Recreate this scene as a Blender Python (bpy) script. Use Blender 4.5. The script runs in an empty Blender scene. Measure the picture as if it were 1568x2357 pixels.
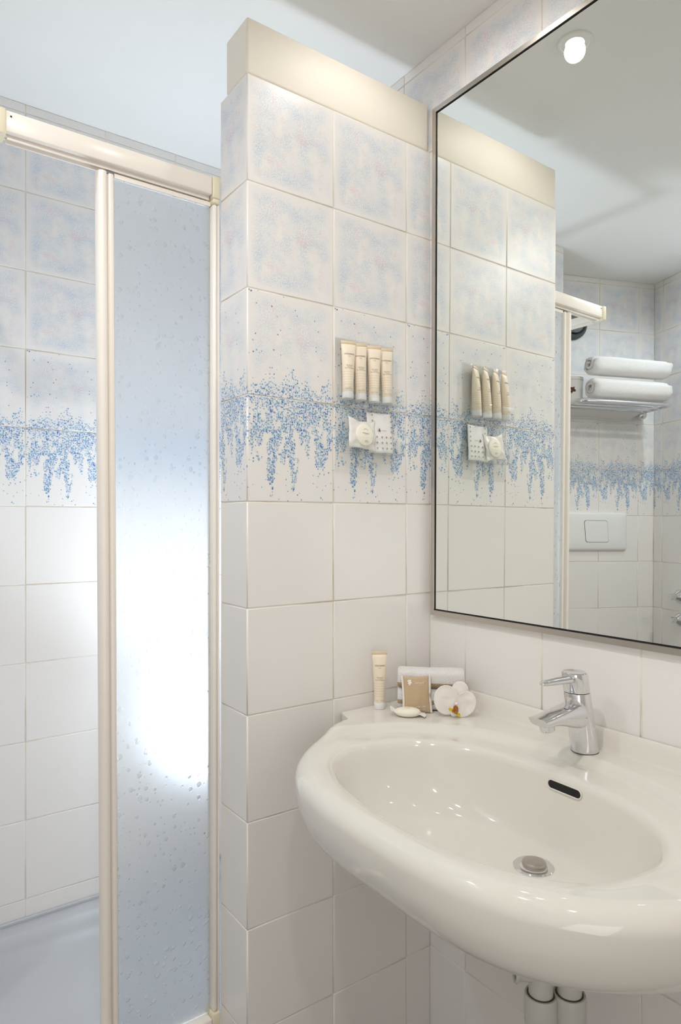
import bpy, bmesh, math, random
from mathutils import Vector, Matrix, noise

C = bpy.context.scene.collection
S = bpy.context.scene
PI = math.pi
random.seed(4)

# ------------------------------------------------------------------ camera
cam = bpy.data.cameras.new('camera')
cam.sensor_fit = 'HORIZONTAL'
cam.sensor_width = 36.0
cam.lens = 36.0 * 1536.0 / 1568.0
cam.shift_y = 16.5 / 1568.0
cam.clip_start = 0.02
camo = bpy.data.objects.new('camera', cam)
C.objects.link(camo)
camo.location = (-1.0512, -1.111, 1.25)
camo.rotation_euler = (PI / 2, 0, -math.radians(35.75))
S.camera = camo

# ------------------------------------------------------------------ world, exposure
w = bpy.data.worlds.new('world')
S.world = w
w.use_nodes = True
w.node_tree.nodes['Background'].inputs[0].default_value = (0.85, 0.9, 1.0, 1)
w.node_tree.nodes['Background'].inputs[1].default_value = 0.05
S.view_settings.view_transform = 'Standard'
S.view_settings.look = 'None'
S.view_settings.gamma = 1.0
S.view_settings.use_curve_mapping = False
S.view_settings.exposure = 0.2
S.cycles.max_bounces = 12
S.cycles.diffuse_bounces = 6
S.cycles.glossy_bounces = 6
S.cycles.transmission_bounces = 10
S.cycles.transparent_max_bounces = 32
S.cycles.sample_clamp_indirect = 6.0

WARM = (1.0, 0.985, 0.955)
COOL = (0.74, 0.87, 1.0)
SPOT_W = 10.0
SHOWER_W = 1.5
SPOT_K = [0.18, 0.22, 1.65, 0.95, 0.9]
SPOT_C = [WARM, WARM, WARM, WARM, (0.80, 0.90, 1.0)]
SPOTS = [(-0.235, -0.217), (-0.52, -0.52), (-1.05, -0.62), (-1.05, -1.28), (-1.46, -0.02)]  # last one is an unseen cool fill, added to brighten the toilet corner
CEIL = 2.306


def lamp(name, kind, loc, energy, color, radius, rot=(0, 0, 0), **kw):
    d = bpy.data.lights.new(name, kind)
    d.energy = energy
    d.color = color
    d.shadow_soft_size = radius
    for k, v in kw.items():
        setattr(d, k, v)
    o = bpy.data.objects.new(name, d)
    o.location = loc
    o.rotation_euler = rot
    C.objects.link(o)
    return o


# daylight-coloured lamp standing low inside the shower, hidden behind the partition
lamp('shower_light', 'POINT', (-0.34, 0.46, 0.74), SHOWER_W, COOL, 0.15)
lamp('shower_uplight', 'AREA', (-0.30, 0.45, 0.62), 3.3, COOL, 0.1, (PI, 0, 0), shape='DISK', size=0.26, spread=math.radians(105))
# soft fill lamp added behind the camera, tilted up to brighten room and ceiling
lamp('fill_light', 'AREA', (-1.55, -2.12, 1.15), 9.5, (0.93, 0.95, 1.0), 0.1, (-PI / 2 - math.radians(24), 0, PI), shape='RECTANGLE', size=0.9, size_y=1.9)


# ------------------------------------------------------------------ helpers
def srgb(h):
    if isinstance(h, tuple):
        c = [v / 255.0 for v in h]
    else:
        c = [int(h[i:i + 2], 16) / 255.0 for i in (0, 2, 4)]
    return tuple([(v / 12.92 if v <= 0.04045 else ((v + 0.055) / 1.055) ** 2.4) for v in c] + [1.0])


class G:
    """small node-graph writer"""
    def __init__(self, name):
        self.m = bpy.data.materials.new(name)
        self.m.use_nodes = True
        self.t = self.m.node_tree
        self.b = self.t.nodes['Principled BSDF']

    def n(self, kind, **kw):
        x = self.t.nodes.new(kind)
        for k, v in kw.items():
            setattr(x, k, v)
        return x

    def l(self, a, b):
        self.t.links.new(a, b)

    def put(self, sock, v):
        if isinstance(v, (int, float)):
            sock.default_value = v
        elif isinstance(v, tuple):
            if len(v) == 3 and sock.type == 'RGBA':
                v = v + (1,)
            sock.default_value = v
        else:
            self.l(v, sock)

    def math(self, op, a, b=None, c=None, clamp=False):
        x = self.n('ShaderNodeMath', operation=op, use_clamp=clamp)
        self.put(x.inputs[0], a)
        if b is not None:
            self.put(x.inputs[1], b)
        if c is not None:
            self.put(x.inputs[2], c)
        return x.outputs[0]

    def smooth(self, v, a, b, lo=0.0, hi=1.0):
        x = self.n('ShaderNodeMapRange', interpolation_type='SMOOTHSTEP')
        self.put(x.inputs[0], v)
        for i, q in zip((1, 2, 3, 4), (a, b, lo, hi)):
            self.put(x.inputs[i], q)
        return x.outputs[0]

    def mix(self, f, a, b):
        x = self.n('ShaderNodeMix', data_type='RGBA')
        self.put(x.inputs[0], f)
        self.put(x.inputs[6], a)
        self.put(x.inputs[7], b)
        return x.outputs[2]

    def noise(self, vec, scale, detail=2.0, rough=0.5, dim='3D'):
        x = self.n('ShaderNodeTexNoise', noise_dimensions=dim)
        if vec is not None:
            self.l(vec, x.inputs['Vector'])
        x.inputs['Scale'].default_value = scale
        x.inputs['Detail'].default_value = detail
        x.inputs['Roughness'].default_value = rough
        return x.outputs[0]

    def vmap(self, vec, scale=(1, 1, 1), loc=(0, 0, 0)):
        x = self.n('ShaderNodeMapping')
        self.l(vec, x.inputs['Vector'])
        x.inputs['Scale'].default_value = scale
        x.inputs['Location'].default_value = loc
        return x.outputs[0]

    def ramp(self, v, stops, interp='LINEAR'):
        x = self.n('ShaderNodeValToRGB')
        x.color_ramp.interpolation = interp
        e = x.color_ramp.elements
        while len(e) < len(stops):
            e.new(0.5)
        for el, (p, c) in zip(e, stops):
            el.position = p
            el.color = c
        self.put(x.inputs[0], v)
        return x.outputs[0]

    def curve(self, v, pts):
        x = self.n('ShaderNodeFloatCurve')
        cv = x.mapping.curves[0]
        while len(cv.points) < len(pts):
            cv.points.new(0.5, 0.5)
        for p, (a, b) in zip(cv.points, pts):
            p.location = (a, b)
            p.handle_type = 'VECTOR'
        x.mapping.update()
        self.put(x.inputs['Value'], v)
        return x.outputs[0]

    def bump(self, h, strength=0.2, dist=0.001):
        x = self.n('ShaderNodeBump')
        x.inputs['Strength'].default_value = strength
        x.inputs['Distance'].default_value = dist
        self.l(h, x.inputs['Height'])
        self.l(x.outputs[0], self.b.inputs['Normal'])

    def base(self, color=None, rough=None, metal=None, **kw):
        if color is not None:
            self.put(self.b.inputs['Base Color'], color)
        if rough is not None:
            self.put(self.b.inputs['Roughness'], rough)
        if metal is not None:
            self.put(self.b.inputs['Metallic'], metal)
        for k, v in kw.items():
            self.put(self.b.inputs[k], v)
        return self.m


def simple(name, col, rough=0.4, metal=0.0, grain=0.02, gscale=40.0, bump=0.0, **kw):
    g = G(name)
    tc = g.n('ShaderNodeTexCoord').outputs['Object']
    nz = g.noise(tc, gscale, 3.0)
    c = srgb(col)
    d = tuple([v * (1 - grain * 2) for v in c[:3]] + [1])
    g.base(g.mix(nz, c, d), rough, metal, **kw)
    if bump:
        g.bump(nz, 0.5, bump)
    return g.m


WHITE_TILE = srgb((238, 234, 230))


def tile_mat(name, deco):
    g = G(name)
    uv = g.n('ShaderNodeUVMap').outputs[0]
    sep = g.n('ShaderNodeSeparateXYZ')
    g.l(uv, sep.inputs[0])
    u, v = sep.outputs[0], sep.outputs[1]
    oi = g.n('ShaderNodeObjectInfo').outputs['Random']
    col = WHITE_TILE
    ob = g.n('ShaderNodeTexCoord').outputs['Object']
    wav = g.noise(ob, 14.0, 2.0)
    if deco in ('mottle', 'upper'):
        eu = g.math('MINIMUM', u, g.math('SUBTRACT', 1.0, u))
        ev = g.math('MINIMUM', v, g.math('SUBTRACT', 1.0, v))
        edge = g.math('MULTIPLY', g.smooth(eu, 0.0, 0.13), g.smooth(ev, 0.0, 0.13))
        if deco == 'upper':
            edge = g.math('MULTIPLY', edge, g.smooth(v, 0.05, 0.55, 0.35, 1.0))
        n1 = g.noise(g.vmap(uv, (1, 1, 1), (3.1, 7.7, 0)), 4.2, 2.0)
        n2 = g.noise(g.vmap(uv, (1, 1, 1), (13.1, 1.7, 0)), 5.5, 1.5)
        n3 = g.noise(g.vmap(uv, (1, 1, 1), (23.1, 5.7, 0)), 3.0, 2.0)
        fine = g.noise(g.vmap(uv, (1, 1.0, 1), (0, 0, 0)), 78.0, 2.0, 0.7)
        fine2 = g.noise(g.vmap(uv, (1, 1.0, 1), (5, 9, 0)), 66.0, 2.0, 0.7)
        bl = g.math('MULTIPLY', g.smooth(n1, 0.36, 0.70), g.smooth(fine, 0.42, 0.60))
        pk = g.math('MULTIPLY', g.smooth(n2, 0.55, 0.72), g.smooth(fine2, 0.42, 0.60))
        lv = g.math('MULTIPLY', g.smooth(n3, 0.38, 0.66), g.smooth(fine2, 0.40, 0.66))
        k = 1.0 if deco == 'mottle' else 0.75
        col = g.mix(g.math('MULTIPLY', g.math('MULTIPLY', lv, edge), 0.75 * k), col, srgb((200, 208, 226)))
        col = g.mix(g.math('MULTIPLY', g.math('MULTIPLY', bl, edge), 0.78 * k), col, srgb((174, 199, 219)))
        col = g.mix(g.math('MULTIPLY', g.math('MULTIPLY', pk, edge), 0.72 * k), col, srgb((230, 202, 208)))
    if deco in ('upper', 'lower'):
        def dots(col, scale, off, rad, dens_k, colors, sparse):
            vo = g.n('ShaderNodeTexVoronoi', voronoi_dimensions='2D', feature='F1')
            vo.inputs['Scale'].default_value = scale
            vo.inputs['Randomness'].default_value = 1.0
            g.l(g.vmap(uv, (1, 1, 1), (off, off * 0.37, 0)), vo.inputs['Vector'])
            ps = g.n('ShaderNodeSeparateXYZ')
            g.l(vo.outputs['Position'], ps.inputs[0])
            cu = g.math('SUBTRACT', ps.outputs[0], off)
            cv = g.math('SUBTRACT', ps.outputs[1], off * 0.37)
            rs = g.n('ShaderNodeSeparateColor')
            g.l(vo.outputs['Color'], rs.inputs[0])
            r1, r2, r3 = rs.outputs[0], rs.outputs[1], rs.outputs[2]
            cc = g.n('ShaderNodeCombineXYZ')
            g.l(cu, cc.inputs[0])
            g.l(cv, cc.inputs[1])
            wob = g.math('MULTIPLY', g.math('SUBTRACT', g.noise(g.vmap(cc.outputs[0], (1, 6, 1)), 1.0, 1.0), 0.5), 0.07)
            cu2 = g.math('ADD', cu, wob)
            if deco == 'lower':
                prof = [(0.0, .55), (.05, .42), (.07, .60), (.115, .33), (.15, .52), (.19, .44), (.235, .05), (.27, .05),
                        (.315, .33), (.335, .48), (.375, .27), (.40, .28), (.43, .45), (.455, .42), (.485, .10), (.52, .07),
                        (.555, .20), (.59, .50), (.635, .62), (.67, .38), (.69, .42), (.715, .80), (.76, .48), (.80, .10),
                        (.83, .30), (.86, .30), (.885, .16), (.92, .35), (.95, .52), (.975, .50), (1.0, .62)]
                b = g.curve(cu2, prof)
                d = g.smooth(g.math('SUBTRACT', cv, b), -0.02, 0.05)
                holes = g.noise(g.vmap(cc.outputs[0], (11, 5.0, 1), (2.3, 4.1, 0)), 1.0, 1.0)
                hz = g.smooth(holes, 0.37, 0.53)
                up = g.smooth(cv, 0.72, 1.02, 0.0, 0.85)
                d = g.math('MULTIPLY', d, g.math('MAXIMUM', hz, up))
                d = g.math('MULTIPLY', d, g.smooth(g.math('MINIMUM', cu, g.math('SUBTRACT', 1.0, cu)), 0.0, 0.05, 0.35, 1.0))
            else:
                prof = [(0.0, .10), (.06, .17), (.12, .14), (.18, .22), (.25, .34), (.29, .26), (.33, .20), (.38, .21),
                        (.44, .26), (.50, .33), (.54, .26), (.60, .17), (.65, .22), (.69, .26), (.73, .17), (.79, .14),
                        (.86, .19), (.93, .27), (.97, .18), (1.0, .12)]
                t = g.curve(cu2, prof)
                rel = g.math('DIVIDE', cv, t)
                d = g.smooth(rel, 0.25, 1.15, 0.95, 0.0)
                holes = g.noise(g.vmap(cc.outputs[0], (10, 8.0, 1), (7.3, 1.1, 0)), 1.0, 1.0)
                d = g.math('MULTIPLY', d, g.smooth(holes, 0.36, 0.56, 0.35, 1.0))
            d = g.math('MULTIPLY', d, dens_k)
            d = g.math('MAXIMUM', d, sparse)
            show = g.math('LESS_THAN', r1, d)
            rr = g.math('MULTIPLY', g.math('ADD', g.math('MULTIPLY', r3, 0.55), 0.55), rad)
            disc = g.smooth(g.math('SUBTRACT', g.math('DIVIDE', vo.outputs['Distance'], 1.0), rr), -0.10, 0.06, 1.0, 0.0)
            f = g.math('MULTIPLY', g.math('MULTIPLY', show, disc), g.math('ADD', g.math('MULTIPLY', r3, 0.35), 0.62))
            c = g.ramp(r2, colors)
            return g.mix(f, col, c), d
        blues = [(0.0, srgb((118, 160, 196))), (0.35, srgb((134, 184, 208))), (0.6, srgb((96, 140, 192))),
                 (0.8, srgb((120, 134, 190))), (1.0, srgb((140, 190, 196)))]
        deep = [(0.0, srgb((58, 94, 168))), (0.45, srgb((78, 136, 192))), (0.75, srgb((84, 92, 160))), (1.0, srgb((110, 170, 180)))]
        c1, dd = dots(col, 52.0, 0.0, 0.52, 0.97 if deco == 'lower' else 0.74, blues, 0.012 if deco == 'lower' else 0.006)
        col = g.mix(g.math('MULTIPLY', dd, 0.20), c1, srgb((150, 186, 216)))
        col, _ = dots(col, 44.0, 5.37, 0.40, 0.42 if deco == 'lower' else 0.30, deep, 0.008)
    g.base(col, g.math('ADD', g.math('MULTIPLY', wav, 0.05), 0.20 if deco in ('plain', 'lower') else 0.32))
    g.b.inputs['Specular IOR Level'].default_value = 0.5
    if deco in ('mottle', 'upper'):
        fb = g.noise(g.vmap(uv, (1, 1, 1)), 60.0, 2.0)
        g.bump(fb, 0.30, 0.0006)
    else:
        g.bump(wav, 0.12, 0.0006)
    return g.m


M = {}
M['plain'] = tile_mat('tile_glaze_plain', 'plain')
M['mottle'] = tile_mat('tile_glaze_speckled', 'mottle')
M['upper'] = tile_mat('tile_glaze_blossom_top', 'upper')
M['lower'] = tile_mat('tile_glaze_blossom_hanging', 'lower')
g = G('grout')
tc = g.n('ShaderNodeTexCoord').outputs['Object']
g.base(g.mix(g.smooth(g.noise(tc, 9.0, 4.0), 0.45, 0.75), srgb((236, 228, 214)), srgb((204, 188, 162))), 0.85)
M['grout'] = g.m
M['plaster'] = simple('cream_plaster', (246, 238, 224), 0.55, grain=0.015, bump=0.0003, gscale=60)
M['ceiling'] = simple('ceiling_paint', (240, 238, 234), 0.8, grain=0.01, gscale=20)
M['paint'] = simple('wall_paint', (236, 232, 226), 0.7, grain=0.01)
M['floor'] = simple('floor_tile_grey', (150, 146, 142), 0.35, grain=0.05, gscale=12)
M['ceramic'] = simple('white_ceramic', (229, 225, 216), 0.06, grain=0.004)
M['ceramic'].node_tree.nodes['Principled BSDF'].inputs['Coat Weight'].default_value = 0.3
M['chrome'] = simple('chrome', (226, 226, 228), 0.06, 1.0, grain=0.01)
M['steel'] = simple('brushed_steel', (200, 194, 186), 0.28, 1.0, grain=0.03, gscale=200)
M['drain_metal'] = simple('worn_metal', (196, 188, 182), 0.3, 1.0, grain=0.06, gscale=120)
M['dark'] = simple('dark_hole', (18, 17, 16), 0.7)
M['rubber'] = simple('dark_grey_plastic', (84, 86, 88), 0.5)
M['midgrey'] = simple('grey_plastic', (120, 124, 126), 0.5)
M['profile'] = simple('cream_white_lacquer', (246, 238, 228), 0.25, grain=0.01)
M['capplastic'] = simple('yellowed_plastic', (234, 224, 196), 0.4, grain=0.02)
M['tray'] = simple('shower_tray_white', (196, 198, 202), 0.25, grain=0.02, gscale=6)
M['pipe'] = simple('white_pvc', (208, 206, 200), 0.4, grain=0.03, gscale=60)
M['pipe_nut'] = simple('pale_pvc_nut', (206, 206, 198), 0.4, grain=0.03, gscale=60)
M['gasket'] = simple('stained_gasket', (96, 84, 66), 0.7)
M['plastic_white'] = simple('white_plastic', (236, 236, 234), 0.3, grain=0.01)
M['groove'] = simple('groove_shadow_gap', (90, 88, 84), 0.7)
M['bear'] = simple('brown_print', (86, 56, 40), 0.6)
M['ink'] = simple('brown_ink', (116, 96, 72), 0.6)
M['ink_soft'] = simple('tan_ink', (176, 154, 120), 0.6)
M['ink_white'] = simple('white_ink', (246, 240, 230), 0.6)
M['cap'] = simple('white_cap', (246, 244, 242), 0.35)
M['sachet'] = simple('tan_sachet', (198, 172, 138), 0.45, grain=0.03, gscale=60)
M['sachet_edge'] = simple('white_sachet_edge', (240, 234, 228), 0.5)
M['paperwrap'] = simple('translucent_wrap', (236, 232, 226), 0.35, grain=0.02)
M['soap'] = simple('ivory_soap', (246, 240, 224), 0.45)
M['bulb_ring'] = simple('white_ring', (240, 238, 234), 0.4)

g = G('mirror_glass')
g.base((0.90, 0.925, 0.90, 1), 0.0, 1.0)
tc = g.n('ShaderNodeTexCoord').outputs['Object']
g.put(g.b.inputs['Base Color'], g.mix(g.noise(tc, 3.0), (0.89, 0.92, 0.89, 1), (0.91, 0.93, 0.91, 1)))
M['mirror'] = g.m

g = G('lamp_glow')
tc = g.n('ShaderNodeTexCoord').outputs['Object']
g.base((1, 1, 1, 1), 0.5)
g.b.inputs['Emission Color'].default_value = (1.0, 0.93, 0.84, 1)
g.b.inputs['Emission Strength'].default_value = 30.0
M['glow'] = g.m

# clear acrylic: mostly see-through with fresnel gloss
g = G('clear_acrylic')
tr = g.n('ShaderNodeBsdfTransparent')
tr.inputs[0].default_value = (0.988, 0.992, 0.988, 1)
gl = g.n('ShaderNodeBsdfGlossy')
gl.inputs['Roughness'].default_value = 0.05
fr = g.n('ShaderNodeFresnel')
fr.inputs[0].default_value = 1.45
nz = g.noise(g.n('ShaderNodeTexCoord').outputs['Object'], 20.0)
mx = g.n('ShaderNodeMixShader')
bf = g.n('ShaderNodeNewGeometry').outputs['Backfacing']
g.l(g.math('MULTIPLY', g.math('ADD', fr.outputs[0], g.math('MULTIPLY', nz, 0.02)), g.math('SUBTRACT', 1.0, bf)), mx.inputs[0])
g.l(tr.outputs[0], mx.inputs[1])
g.l(gl.outputs[0], mx.inputs[2])
g.l(mx.outputs[0], g.t.nodes['Material Output'].inputs['Surface'])
M['acrylic'] = g.m

# frosted acrylic door with cast droplets
g = G('frosted_droplet_acrylic')
tc = g.n('ShaderNodeTexCoord').outputs['Object']


def drops(g, tc, scale, off, keep, rmax):
    vo = g.n('ShaderNodeTexVoronoi', voronoi_dimensions='2D', feature='F1')
    vo.inputs['Scale'].default_value = scale
    sp = g.n('ShaderNodeSeparateXYZ')
    g.l(tc, sp.inputs[0])
    cb = g.n('ShaderNodeCombineXYZ')
    g.put(cb.inputs[0], g.math('ADD', sp.outputs[0], off))
    g.put(cb.inputs[1], g.math('MULTIPLY', sp.outputs[2], 0.80))
    g.l(cb.outputs[0], vo.inputs['Vector'])
    sc = g.n('ShaderNodeSeparateColor')
    g.l(vo.outputs['Color'], sc.inputs[0])
    r = g.math('MULTIPLY', g.math('ADD', g.math('MULTIPLY', sc.outputs[1], 0.7), 0.3), rmax)
    q = g.math('DIVIDE', vo.outputs['Distance'], r)
    h = g.math('SQRT', g.math('MAXIMUM', g.math('SUBTRACT', 1.0, g.math('MULTIPLY', q, q)), 0.0))
    h = g.math('MULTIPLY', h, g.math('LESS_THAN', sc.outputs[0], keep))
    return g.math('MULTIPLY', h, r)


h1 = drops(g, tc, 58.0, 0.0, 0.50, 0.30)
h2 = drops(g, tc, 100.0, 3.3, 0.34, 0.26)
hh = g.math('ADD', g.math('MULTIPLY', h1, 1.0), g.math('MULTIPLY', h2, 0.6))
g.base((0.93, 0.95, 0.97, 1), g.math('SUBTRACT', 0.46, g.math('MULTIPLY', g.smooth(hh, 0.0, 0.10), 0.22)), 0.0)
g.b.inputs['Transmission Weight'].default_value = 1.0
g.b.inputs['IOR'].default_value = 1.35
g.bump(hh, 0.75, 0.005)
M['frosted'] = g.m

# tube plastic with faint raised-stripe print
g = G('beige_tube_print')
tc = g.n('ShaderNodeTexCoord').outputs['Object']
sp = g.n('ShaderNodeSeparateXYZ')
g.l(tc, sp.inputs[0])
z = sp.outputs[2]
st = g.math('SINE', g.math('MULTIPLY', z, 2 * PI / 0.0052))
band = g.math('MULTIPLY', g.smooth(z, 0.026, 0.027), g.smooth(z, 0.056, 0.057, 1.0, 0.0))
f = g.math('MULTIPLY', g.math('MULTIPLY', g.smooth(st, 0.1, 0.7), band), 0.5)
g.base(g.mix(f, srgb((240, 226, 204)), srgb((220, 202, 176))), 0.38)
M['tube'] = g.m
M['tube_crimp'] = simple('beige_crimp', (224, 204, 174), 0.4)

# terry cloth
def terry(name, col):
    g = G(name)
    tc = g.n('ShaderNodeTexCoord').outputs['Object']
    n1 = g.noise(tc, 700.0, 2.0)
    n2 = g.noise(tc, 60.0, 3.0)
    c = srgb(col)
    g.base(g.mix(g.smooth(n1, 0.3, 0.7), tuple([v * 0.90 for v in c[:3]] + [1]), c), 0.95)
    g.b.inputs['Sheen Weight'].default_value = 0.25
    g.bump(g.math('ADD', n1, g.math('MULTIPLY', n2, 0.8)), 0.8, 0.0025)
    return g.m


M['terry'] = terry('white_terry', (244, 240, 236))
g = G('tan_woven_stripes')
tc = g.n('ShaderNodeTexCoord').outputs['UV']
sp = g.n('ShaderNodeSeparateXYZ')
g.l(tc, sp.inputs[0])
st = g.math('SINE', g.math('MULTIPLY', sp.outputs[1], 2 * PI * 3.0))
g.base(g.mix(g.smooth(st, -0.2, 0.5), srgb((200, 176, 146)), srgb((126, 102, 80))), 0.8)
M['stripe'] = g.m
g = G('white_orchid_petal')
tc = g.n('ShaderNodeTexCoord').outputs['Object']
g.base(g.mix(g.noise(tc, 90.0), srgb((246, 241, 234)), srgb((238, 231, 226))), 0.5)
g.b.inputs['Subsurface Weight'].default_value = 0.0
M['petal'] = g.m
M['orchid_yellow'] = simple('orchid_yellow', (224, 196, 30), 0.5)
M['orchid_brown'] = simple('orchid_amber', (186, 122, 48), 0.5, grain=0.2, gscale=300)


def link(o, parent=None):
    C.objects.link(o)
    if parent is not None:
        o.parent = parent
    return o


def meshobj(name, verts, faces, m, parent=None, smooth=True, mats=None, midx=None, uvs=None):
    me = bpy.data.meshes.new(name)
    me.from_pydata([tuple(v) for v in verts], [], faces)
    if mats:
        for x in mats:
            me.materials.append(x)
        if midx:
            me.polygons.foreach_set('material_index', midx)
    else:
        me.materials.append(m)
    if smooth:
        me.polygons.foreach_set('use_smooth', [True] * len(me.polygons))
    if uvs is not None:
        ul = me.uv_layers.new(name='UVMap')
        for lp in me.loops:
            ul.data[lp.index].uv = uvs[lp.vertex_index]
    me.update()
    return link(bpy.data.objects.new(name, me), parent)


def fix_normals(o):
    bm = bmesh.new()
    bm.from_mesh(o.data)
    bmesh.ops.recalc_face_normals(bm, faces=bm.faces)
    bm.to_mesh(o.data)
    bm.free()
    return o


def autosmooth(o, ang=40):
    me = o.data
    bm = bmesh.new()
    bm.from_mesh(me)
    a = math.radians(ang)
    for e in bm.edges:
        if len(e.link_faces) == 2:
            e.smooth = e.calc_face_angle(0) < a
    for f in bm.faces:
        f.smooth = True
    bm.to_mesh(me)
    bm.free()
    return o


def box(name, lo, hi, m, parent=None, bev=0.0, seg=2):
    bm = bmesh.new()
    bmesh.ops.create_cube(bm, size=1.0)
    lo, hi = Vector(lo), Vector(hi)
    for v in bm.verts:
        v.co = Vector([(lo[i] + hi[i]) / 2 + v.co[i] * (hi[i] - lo[i]) for i in range(3)])
    if bev > 0:
        bmesh.ops.bevel(bm, geom=list(bm.edges), offset=bev, segments=seg, profile=0.5, affect='EDGES')
    me = bpy.data.meshes.new(name)
    bm.to_mesh(me)
    bm.free()
    me.materials.append(m)
    o = link(bpy.data.objects.new(name, me), parent)
    if bev > 0:
        autosmooth(o, 50)
    return o


def lathe(name, prof, m, parent=None, seg=40, mat4=None, ang=40):
    vs, fs = [], []
    n = len(prof)
    for k in range(seg):
        a = 2 * PI * k / seg
        for r, z in prof:
            vs.append(Vector((r * math.cos(a), r * math.sin(a), z)))
    for k in range(seg):
        k2 = (k + 1) % seg
        for i in range(n - 1):
            fs.append((k * n + i, k2 * n + i, k2 * n + i + 1, k * n + i + 1))
    if prof[0][0] > 1e-6:
        fs.append(tuple(k * n for k in range(seg))[::-1])
    if prof[-1][0] > 1e-6:
        fs.append(tuple(k * n + n - 1 for k in range(seg)))
    if mat4 is not None:
        vs = [mat4 @ v for v in vs]
    o = meshobj(name, vs, fs, m, parent)
    bm = bmesh.new()
    bm.from_mesh(o.data)
    bmesh.ops.remove_doubles(bm, verts=bm.verts, dist=1e-6)
    bmesh.ops.recalc_face_normals(bm, faces=bm.faces)
    bm.to_mesh(o.data)
    bm.free()
    autosmooth(o, ang)
    return o


def round_path(pts, r, n=6):
    pts = [Vector(p) for p in pts]
    out = [pts[0]]
    for i in range(1, len(pts) - 1):
        a, b, c = pts[i - 1], pts[i], pts[i + 1]
        d1 = (a - b).normalized()
        d2 = (c - b).normalized()
        p1, p2 = b + d1 * r, b + d2 * r
        for k in range(n + 1):
            t = k / n
            out.append(p1 * (1 - t) ** 2 + b * 2 * t * (1 - t) + p2 * t * t)
    out.append(pts[-1])
    return out


def tube(name, pts, r, m, parent=None, seg=14, closed=False):
    pts = [Vector(p) for p in pts]
    n = len(pts)
    vs, fs = [], []
    up = Vector((0, 0, 1))
    t0 = (pts[1] - pts[0]).normalized()
    if abs(t0.dot(up)) > 0.9:
        up = Vector((1, 0, 0))
    x = t0.cross(up).normalized()
    for i, p in enumerate(pts):
        if closed:
            t = (pts[(i + 1) % n] - pts[i - 1]).normalized()
        else:
            t = (pts[min(i + 1, n - 1)] - pts[max(i - 1, 0)]).normalized()
        x = (x - t * x.dot(t)).normalized()
        y = t.cross(x)
        rr = r(i / (n - 1)) if callable(r) else r
        for k in range(seg):
            a = 2 * PI * k / seg
            vs.append(p + x * (rr * math.cos(a)) + y * (rr * math.sin(a)))
    for i in range(n if closed else n - 1):
        j = (i + 1) % n
        for k in range(seg):
            k2 = (k + 1) % seg
            fs.append((i * seg + k, i * seg + k2, j * seg + k2, j * seg + k))
    if not closed:
        fs.append(tuple(range(seg))[::-1])
        fs.append(tuple((n - 1) * seg + k for k in range(seg)))
    o = meshobj(name, vs, fs, m, parent)
    fix_normals(o)
    return autosmooth(o, 50)


def thing(name, label, cat, loc=(0, 0, 0), rotz=0.0, group=None):
    o = bpy.data.objects.new(name, None)
    o.empty_display_size = 0.03
    link(o)
    o.location = loc
    o.rotation_euler = (0, 0, rotz)
    o['label'] = label
    o['category'] = cat
    if group:
        o['group'] = group
    return o


def tag(o, label, cat, group=None):
    o['label'] = label
    o['category'] = cat
    if group:
        o['group'] = group
    return o


def struct(o, label=None):
    o['kind'] = 'structure'
    if label:
        o['label'] = label
        o['category'] = 'wall'
    return o


def dup(root, loc, rot, label):
    r = root.copy()
    C.objects.link(r)
    r.location = loc
    r.rotation_euler = rot
    r['label'] = label
    for ch in list(root.children):
        c = ch.copy()
        C.objects.link(c)
        c.parent = r
        for gch in ch.children:
            d = gch.copy()
            C.objects.link(d)
            d.parent = c
    return r


def text(name, body, size, fn, m, parent, bold=0.0):
    """lettering laid flat through fn(x, y) -> point"""
    cu = bpy.data.curves.new('lettering', 'FONT')
    cu.body = body
    cu.size = size
    cu.align_x = 'CENTER'
    cu.align_y = 'CENTER'
    cu.resolution_u = 2
    cu.offset = bold
    ob = bpy.data.objects.new('lettering', cu)
    C.objects.link(ob)
    dg = bpy.context.evaluated_depsgraph_get()
    me = bpy.data.meshes.new_from_object(ob.evaluated_get(dg))
    bpy.data.objects.remove(ob)
    bpy.data.curves.remove(cu)
    for v in me.vertices:
        v.co = fn(v.co.x, v.co.y)
    me.materials.clear()
    me.materials.append(m)
    me.name = name
    return link(bpy.data.objects.new(name, me), parent)


# ------------------------------------------------------------------ room shell
ROWS = [0.0] + [0.083 + 0.2 * k for k in range(12)] + [CEIL]


def row_kind(z0):
    if z0 > 2.27:
        return 'plain'
    if z0 > 1.68 - 0.01:
        return 'mottle'
    if z0 > 1.48 - 0.01:
        return 'upper'
    if z0 > 1.28 - 0.01:
        return 'lower'
    return 'plain'


TILE_T = 0.006
JOINT = 0.0021
tile_cache = {}


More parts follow.
